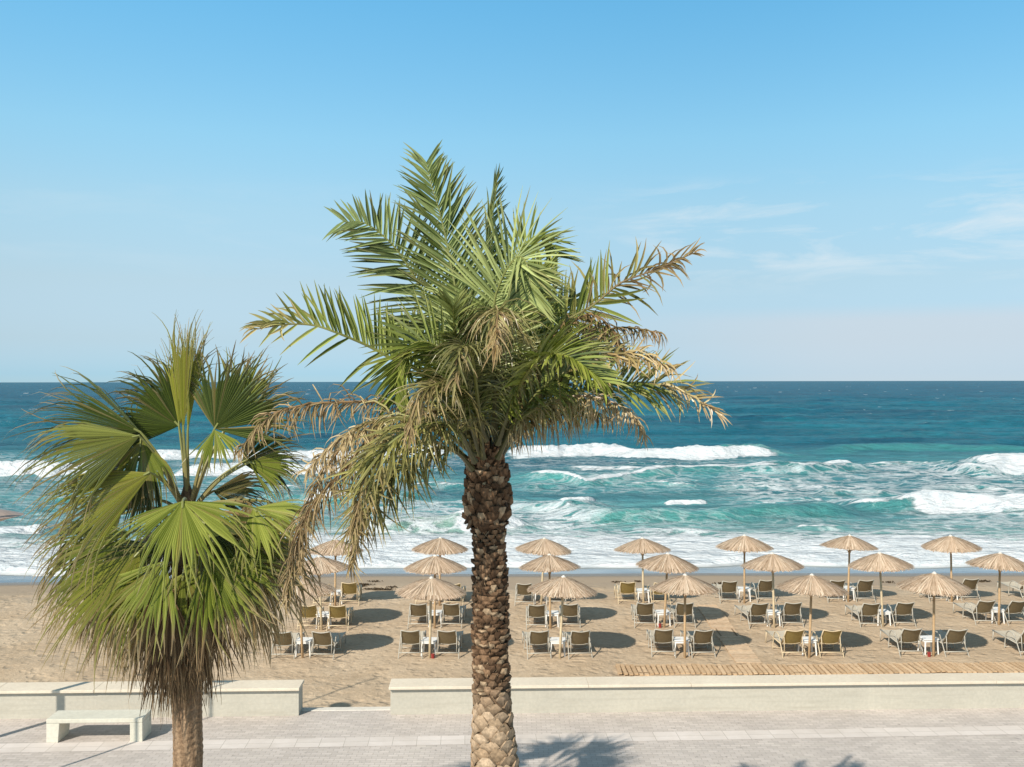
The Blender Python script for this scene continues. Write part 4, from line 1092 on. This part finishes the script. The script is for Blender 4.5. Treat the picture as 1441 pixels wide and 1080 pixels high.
FL = [
 ((258,606,-.15), (258,450,-.2), (.05,-1,0), 1.44, 8, T_(nseg=22, droop=.05, fold=0, tipdry=.3, cup=0, fuse=.74, **YG)),
 ((264,606,-.05), (276,446,0), (.4,-1,0), 1.42, 8, T_(nseg=18, droop=.05, fold=20, tipdry=.5, cup=0, fuse=.7, **YG)),
 ((252,600,.0), (246,480,.0), (-.3,-1,0), 1.15, 14, T_(nseg=20, droop=.08, fold=20, cup=0, **YG)),
 ((252,598,.25), (168,512,.35), (.1,-1,.15), 1.12, 70, T_(droop=.30, cup=-.1, tipdry=.2, **DG)),
 ((256,585,.35), (200,462,.45), (0,-1,.1), 1.05, 50, T_(droop=.35, cup=-.1, tipdry=.3, **DG)),
 ((302,602,-.25), (352,520,-.35), (-.1,-1,.15), 1.05, 78, T_(droop=.18, cup=-.15, tipdry=.3, g0=(.04,.062,.012), g1=(.10,.13,.028))),
 ((302,604,-.27), (304,660,-.5), (0,-1,.1), .55, 60, T_(nseg=26, droop=.35, tipdry=.3, petiole=False, **LG)),
 ((325,592,.35), (396,520,.5), (0,-1,.1), 1.0, 60, T_(droop=.12, cup=-.2, tipdry=.35, **MG)),
 ((318,600,.15), (372,488,.2), (.1,-1,.1), 1.0, 30, T_(nseg=24, droop=.1, cup=-.2, tipdry=.6, **MG)),
 ((197,606,-.1), (70,548,-.25), (.1,-.8,.6), 1.45, 34, T_(droop=.22, fold=18, tipdry=.4, **DG)),
 ((196,612,-.5), (70,632,-.9), (.0,-.8,.6), 1.45, 44, T_(droop=.35, fold=15, tipdry=.5, g0=(.11,.125,.02), g1=(.25,.265,.05))),
 ((200,618,-.3), (180,700,-.5), (-.3,-.9,.2), .9, 60, T_(nseg=34, droop=.6, tipdry=.55, **MG)),
 ((212,664,-.6), (70,712,-1.0), (-.1,-.85,.55), 1.5, 38, T_(droop=.35, fold=12, tipdry=.5, g0=(.15,.165,.02), g1=(.33,.325,.045))),
 ((215,660,-.25), (170,750,-.3), (-.2,-.9,.3), .85, 45, T_(nseg=30, droop=.6, tipdry=.4, **DG)),
 ((170,722,.1), (72,800,0), (-.2,-.9,.4), 1.5, 40, T_(nseg=34, droop=.35, tipdry=.6, g0=(.06,.075,.014), g1=(.18,.19,.042))),
 ((257,704,-1.0), (254,812,-1.4), (0,-.9,.42), 1.12, 86, T_(nseg=52, droop=.35, fold=6, tipdry=.25, fuse=.5, **LG)),
 ((356,714,-.7), (402,762,-1.1), (.1,-.9,.35), .86, 66, T_(nseg=40, droop=.35, tipdry=.25, **LG)),
 ((350,706,.0), (340,790,.0), (-.4,-.9,.1), .8, 55, T_(nseg=34, droop=.7, dry=.8, label='dry folded leaf')),
 ((300,690,.15), (375,690,.2), (0,-.8,.6), .85, 48, T_(nseg=36, droop=.5, dry=.3, tipdry=.6, **DG)),
 ((196,775,-.75), (108,868,-1.15), (-.25,-.9,.35), 1.55, 46, T_(nseg=48, droop=.35, tipdry=1.1, g0=(.125,.145,.016), g1=(.29,.30,.042))),
 ((205,770,-.3), (80,830,-.4), (-.2,-.8,.55), 1.5, 34, T_(nseg=30, droop=.6, tipdry=.9, dry=.25, **MG)),
 ((258,806,-.45), (242,890,-.5), (0,-.95,.3), .85, 58, T_(nseg=36, droop=.4, tipdry=1.0, **LG)),
 ((292,785,-.8), (352,868,-1.2), (.15,-.9,.35), 1.2, 56, T_(nseg=46, droop=.35, tipdry=.9, **MG)),
 ((330,780,.0), (398,870,0), (.3,-.9,.3), 1.15, 44, T_(nseg=40, droop=.6, tipdry=.8, dry=.35, **MG)),
 ((372,735,.1), (408,840,.05), (.3,-.9,.2), 1.15, 36, T_(nseg=34, droop=.7, dry=.85, label='dry brown leaf')),
 ((225,760,.45), (150,832,.8), (-.2,-.8,.5), 1.0, 60, T_(droop=.5, dry=.3, tipdry=.6, **DG)),
 ((318,745,.5), (392,772,.9), (.2,-.8,.5), 1.0, 60, T_(droop=.5, dry=.2, tipdry=.6, **DG)),
 ((245,745,.6), (205,812,.95), (-.1,-.8,.5), .95, 60, T_(droop=.5, **DG)),
 ((290,745,.6), (325,820,.95), (.1,-.8,.5), .95, 60, T_(droop=.5, **DG)),
 ((215,800,-.2), (150,890,-.3), (-.3,-.9,.2), 1.2, 34, T_(nseg=34, droop=.9, dry=.9, label='dry straw coloured leaf')),
 ((235,810,-.35), (195,900,-.4), (-.2,-.9,.2), 1.15, 36, T_(nseg=34, droop=.9, dry=.9, label='dry straw coloured leaf')),
 ((290,810,-.3), (320,900,-.35), (.2,-.9,.2), 1.0, 40, T_(nseg=34, droop=.9, dry=.9, label='dry straw coloured leaf')),
 ((310,800,.1), (360,890,.1), (.3,-.9,.2), 1.05, 40, T_(nseg=34, droop=.8, dry=.85, label='dry straw coloured leaf')),
 ((185,748,-.1), (88,772,-.1), (-.1,-.8,.6), 1.55, 38, T_(nseg=40, droop=.45, tipdry=.7, **MG)),
 ((232,788,-.95), (160,880,-1.3), (-.2,-.9,.35), 1.1, 52, T_(nseg=46, droop=.35, tipdry=1.0, **LG)),
 ((300,762,-.6), (378,812,-.8), (.15,-.85,.5), 1.2, 50, T_(nseg=42, droop=.45, tipdry=.5, **MG)),
 ((272,776,-.4), (304,872,-.45), (.05,-.9,.4), 1.0, 46, T_(nseg=42, droop=.4, tipdry=.9, **LG)),
 ((236,768,-.3), (128,806,-.45), (-.1,-.8,.6), 1.45, 40, T_(nseg=42, droop=.5, tipdry=.7, **DG)),
 ((325,742,-.3), (412,806,-.4), (.2,-.85,.45), 1.25, 46, T_(nseg=42, droop=.55, tipdry=.8, dry=.2, **MG)),
 ((282,732,-.4), (345,768,-.7), (.1,-.8,.6), .95, 50, T_(nseg=40, droop=.45, tipdry=.4, **DG)),
 ((205,700,.15), (110,690,.2), (0,-.8,.6), 1.3, 40, T_(nseg=40, droop=.5, tipdry=.6, **DG)),
 ((210,640,.25), (110,600,.3), (0,-.8,.5), 1.2, 50, T_(nseg=42, droop=.45, tipdry=.5, **DG)),
 ((340,650,.2), (400,620,.3), (.1,-.9,.4), .9, 60, T_(nseg=42, droop=.5, tipdry=.6, **DG)),
 ((225,800,-.3), (120,905,-.4), (-.3,-.9,.2), 1.5, 34, T_(nseg=38, droop=.7, dry=.55, tipdry=1, **MG)),
 ((350,770,-.2), (420,850,-.3), (.3,-.9,.3), 1.2, 40, T_(nseg=38, droop=.8, dry=.75, label='dry brown leaf')),
 # withered fans hanging below the green ones
 ((182,838,-.35), (128,930,-.4), (-.3,-.9,.2), .95, 26, T_(nseg=26, droop=.7, dry=.95, label='withered straw coloured leaf')),
 ((208,850,-.45), (176,950,-.5), (-.2,-1,.1), .95, 26, T_(nseg=26, droop=.7, dry=.95, dpal=((.20,.125,.065),(.50,.38,.21)), label='withered brown leaf')),
 ((150,835,-.5), (104,930,-.55), (-.3,-.9,.2), .80, 24, T_(nseg=22, droop=.7, dry=.9, label='withered straw coloured leaf')),
 ((226,850,-.5), (212,950,-.5), (-.1,-1,.1), 1.1, 26, T_(nseg=28, droop=.8, dry=1.0, dpal=SK, label='withered brown leaf')),
 ((310,845,-.45), (332,930,-.5), (.2,-1,.1), .85, 28, T_(nseg=26, droop=.7, dry=.95, dpal=((.20,.125,.065),(.50,.38,.21)), label='withered brown leaf')),
 ((352,835,-.3), (378,920,-.35), (.3,-.9,.2), .85, 28, T_(nseg=26, droop=.7, dry=.9, label='withered straw coloured leaf')),
 ((240,835,-.55), (236,930,-.6), (0,-1,.1), 1.25, 30, T_(nseg=34, droop=.6, dry=1.0, dpal=SK, label='withered brown leaf')),
 ((282,835,-.55), (290,930,-.6), (.1,-1,.1), 1.05, 28, T_(nseg=30, droop=.6, dry=1.0, dpal=SK, label='withered brown leaf')),
 ((376,705,.1), (424,770,.1), (.3,-.9,.3), .8, 46, T_(nseg=36, droop=.5, tipdry=.8, dry=.2, **MG)),
 ((350,650,-.1), (412,660,-.1), (.1,-.8,.5), .75, 48, T_(nseg=36, droop=.45, tipdry=.6, **MG)),
 # skirt close round the trunk
 ((244,845,-.24), (232,950,-.28), (-.2,-1,.05), 1.35, 24, T_(nseg=34, droop=.8, dry=1.0, dpal=SK, label='dead leaf of the skirt')),
 ((262,850,-.30), (258,950,-.30), (0,-1,.05), 1.2, 22, T_(nseg=34, droop=.8, dry=1.0, dpal=SK, label='dead leaf of the skirt')),
 ((280,850,-.24), (282,950,-.26), (.2,-1,.05), 1.15, 20, T_(nseg=30, droop=.8, dry=1.0, dpal=SK, label='dead leaf of the skirt')),
 ((236,860,-.05), (218,950,-.08), (-.6,-.8,.05), 1.25, 26, T_(nseg=30, droop=.8, dry=1.0, dpal=SK, label='dead leaf of the skirt')),
 ((242,880,.15), (228,960,.2), (-.6,.6,.05), 1.1, 26, T_(nseg=30, droop=.8, dry=1.0, dpal=SK, label='dead leaf of the skirt')),
 ((282,870,.15), (290,950,.2), (.6,.6,.05), 1.0, 26, T_(nseg=30, droop=.8, dry=1.0, dpal=SK, label='dead leaf of the skirt')),
 ((252,880,-.28), (240,980,-.3), (-.1,-1,.05), 1.1, 16, T_(nseg=26, droop=.8, dry=1.0, dpal=SK, label='dead leaf of the skirt')),
 ((272,880,-.27), (272,980,-.28), (.1,-1,.05), .95, 18, T_(nseg=26, droop=.8, dry=1.0, dpal=SK, label='dead leaf of the skirt')),
]
for i, (h, t, nh, Rr, sp, kw) in enumerate(FL):
    cr = (264, 725, 0) if h[1] < 790 else (263, min(h[1] - 10, 850), 0)
    keep(fan_leaf(None, D1, cr, h, t, nh, Rr, sp, seed=300 + i, **kw), fan)

# ------------------------------------------------------------------ light, sky, camera
SUN_EL = 38.7
az = Vector((-.575, -.818, 0)).normalized()
sd = Vector((az.x * math.cos(R(SUN_EL)), az.y * math.cos(R(SUN_EL)), math.sin(R(SUN_EL))))
sun = bpy.data.lights.new('sun', 'SUN'); sun.energy = 4.2; sun.angle = R(.5); sun.color = (1, .92, .80)
so = bpy.data.objects.new('sun', sun); C.objects.link(so); so.rotation_euler = sd.to_track_quat('Z', 'Y').to_euler(); so.location = (-30, -40, 60)

W = bpy.data.worlds.new('World'); SC.world = W; W.use_nodes = True
nt = W.node_tree; bg = nt.nodes['Background']
sky = N(nt, 'ShaderNodeTexSky', sky_type='NISHITA'); sky.sun_disc = False
sky.sun_elevation = R(SUN_EL); sky.sun_rotation = math.atan2(az.x, az.y)
sky.altitude = 10; sky.air_density = 1.0; sky.dust_density = 0.0; sky.ozone_density = 6.0
tc = N(nt, 'ShaderNodeTexCoord'); sep = N(nt, 'ShaderNodeSeparateXYZ'); nt.links.new(tc.outputs['Generated'], sep.inputs[0])
mp = N(nt, 'ShaderNodeMapping'); mp.inputs['Scale'].default_value = (3.0, 3.0, 15); nt.links.new(tc.outputs['Generated'], mp.inputs['Vector'])
cn = noise(nt, 2.6, 8, .62, mp.outputs[0], .5)
cr_ = ramp(nt, [(.49, (0,)*3), (.68, (1,)*3)]); nt.links.new(cn.outputs[0], cr_.inputs[0])
def maprange(a, lo, hi, o0=0., o1=1.):
    m = N(nt, 'ShaderNodeMapRange'); m.interpolation_type = 'SMOOTHSTEP'; nt.links.new(a, m.inputs[0])
    for i, v in zip((1,2,3,4), (lo, hi, o0, o1)): m.inputs[i].default_value = v
    return m.outputs[0]
band = math_(nt, 'MULTIPLY', maprange(sep.outputs['Z'], .07, .13), maprange(sep.outputs['Z'], .165, .205, 1, 0))
cl = math_(nt, 'MULTIPLY', math_(nt, 'MULTIPLY', cr_.outputs[0], math_(nt, 'MULTIPLY', band, maprange(sep.outputs['X'], .06, .2, .15, 1))), .6)
col = mixc(nt, sky.outputs[0], (4.6, 5.1, 5.4), cl)
bank = math_(nt, 'MULTIPLY', maprange(sep.outputs['Z'], .055, .075, 1, 0), maprange(sep.outputs['X'], .0, .35))
col = mixc(nt, col, (3.9, 4.2, 4.6), math_(nt, 'MULTIPLY', bank, .6))
# the photograph's clearer, greener blue; overhead sky, out of view, tinted warm to warm the shadows
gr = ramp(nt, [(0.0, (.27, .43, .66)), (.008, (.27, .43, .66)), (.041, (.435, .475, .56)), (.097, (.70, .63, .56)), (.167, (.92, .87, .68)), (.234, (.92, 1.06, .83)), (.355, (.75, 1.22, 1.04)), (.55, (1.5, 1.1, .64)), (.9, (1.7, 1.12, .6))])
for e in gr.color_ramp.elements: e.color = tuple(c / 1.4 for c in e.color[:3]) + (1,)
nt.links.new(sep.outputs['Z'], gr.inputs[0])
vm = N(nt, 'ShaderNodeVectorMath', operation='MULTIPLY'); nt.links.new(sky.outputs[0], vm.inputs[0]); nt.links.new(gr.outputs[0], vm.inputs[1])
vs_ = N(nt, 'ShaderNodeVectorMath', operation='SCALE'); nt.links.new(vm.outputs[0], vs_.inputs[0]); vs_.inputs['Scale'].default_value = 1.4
# the sky is milkier towards the sun's side
gx = ramp(nt, [(0.0, (.68, .65, .635)), (.5, (.59, .575, .57)), (1.0, (.5, .5, .5))]); nt.links.new(maprange(sep.outputs['X'], -.5, .28), gx.inputs[0])
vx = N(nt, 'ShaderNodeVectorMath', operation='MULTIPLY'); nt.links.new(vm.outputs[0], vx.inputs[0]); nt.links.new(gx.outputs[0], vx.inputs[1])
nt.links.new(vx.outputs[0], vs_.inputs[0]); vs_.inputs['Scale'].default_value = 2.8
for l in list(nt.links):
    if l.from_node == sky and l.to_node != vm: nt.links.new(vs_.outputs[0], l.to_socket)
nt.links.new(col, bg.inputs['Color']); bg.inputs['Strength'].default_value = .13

cam = bpy.data.cameras.new('camera'); cam.sensor_width = 36; cam.lens = 36 * F / 1441; cam.clip_end = 200000; cam.clip_start = .1
cam.shift_y = -(540 - 537) / 1441
co = bpy.data.objects.new('camera', cam); C.objects.link(co); co.location = (0, 0, CAM_H)
co.rotation_euler = (R(90), R(.095), 0)
SC.camera = co
SC.view_settings.view_transform = 'Standard'; SC.view_settings.look = 'None'; SC.view_settings.exposure = 0.35; SC.view_settings.gamma = 1
SC.cycles.max_bounces = 6; SC.cycles.use_denoising = True
bpy.context.view_layer.update()
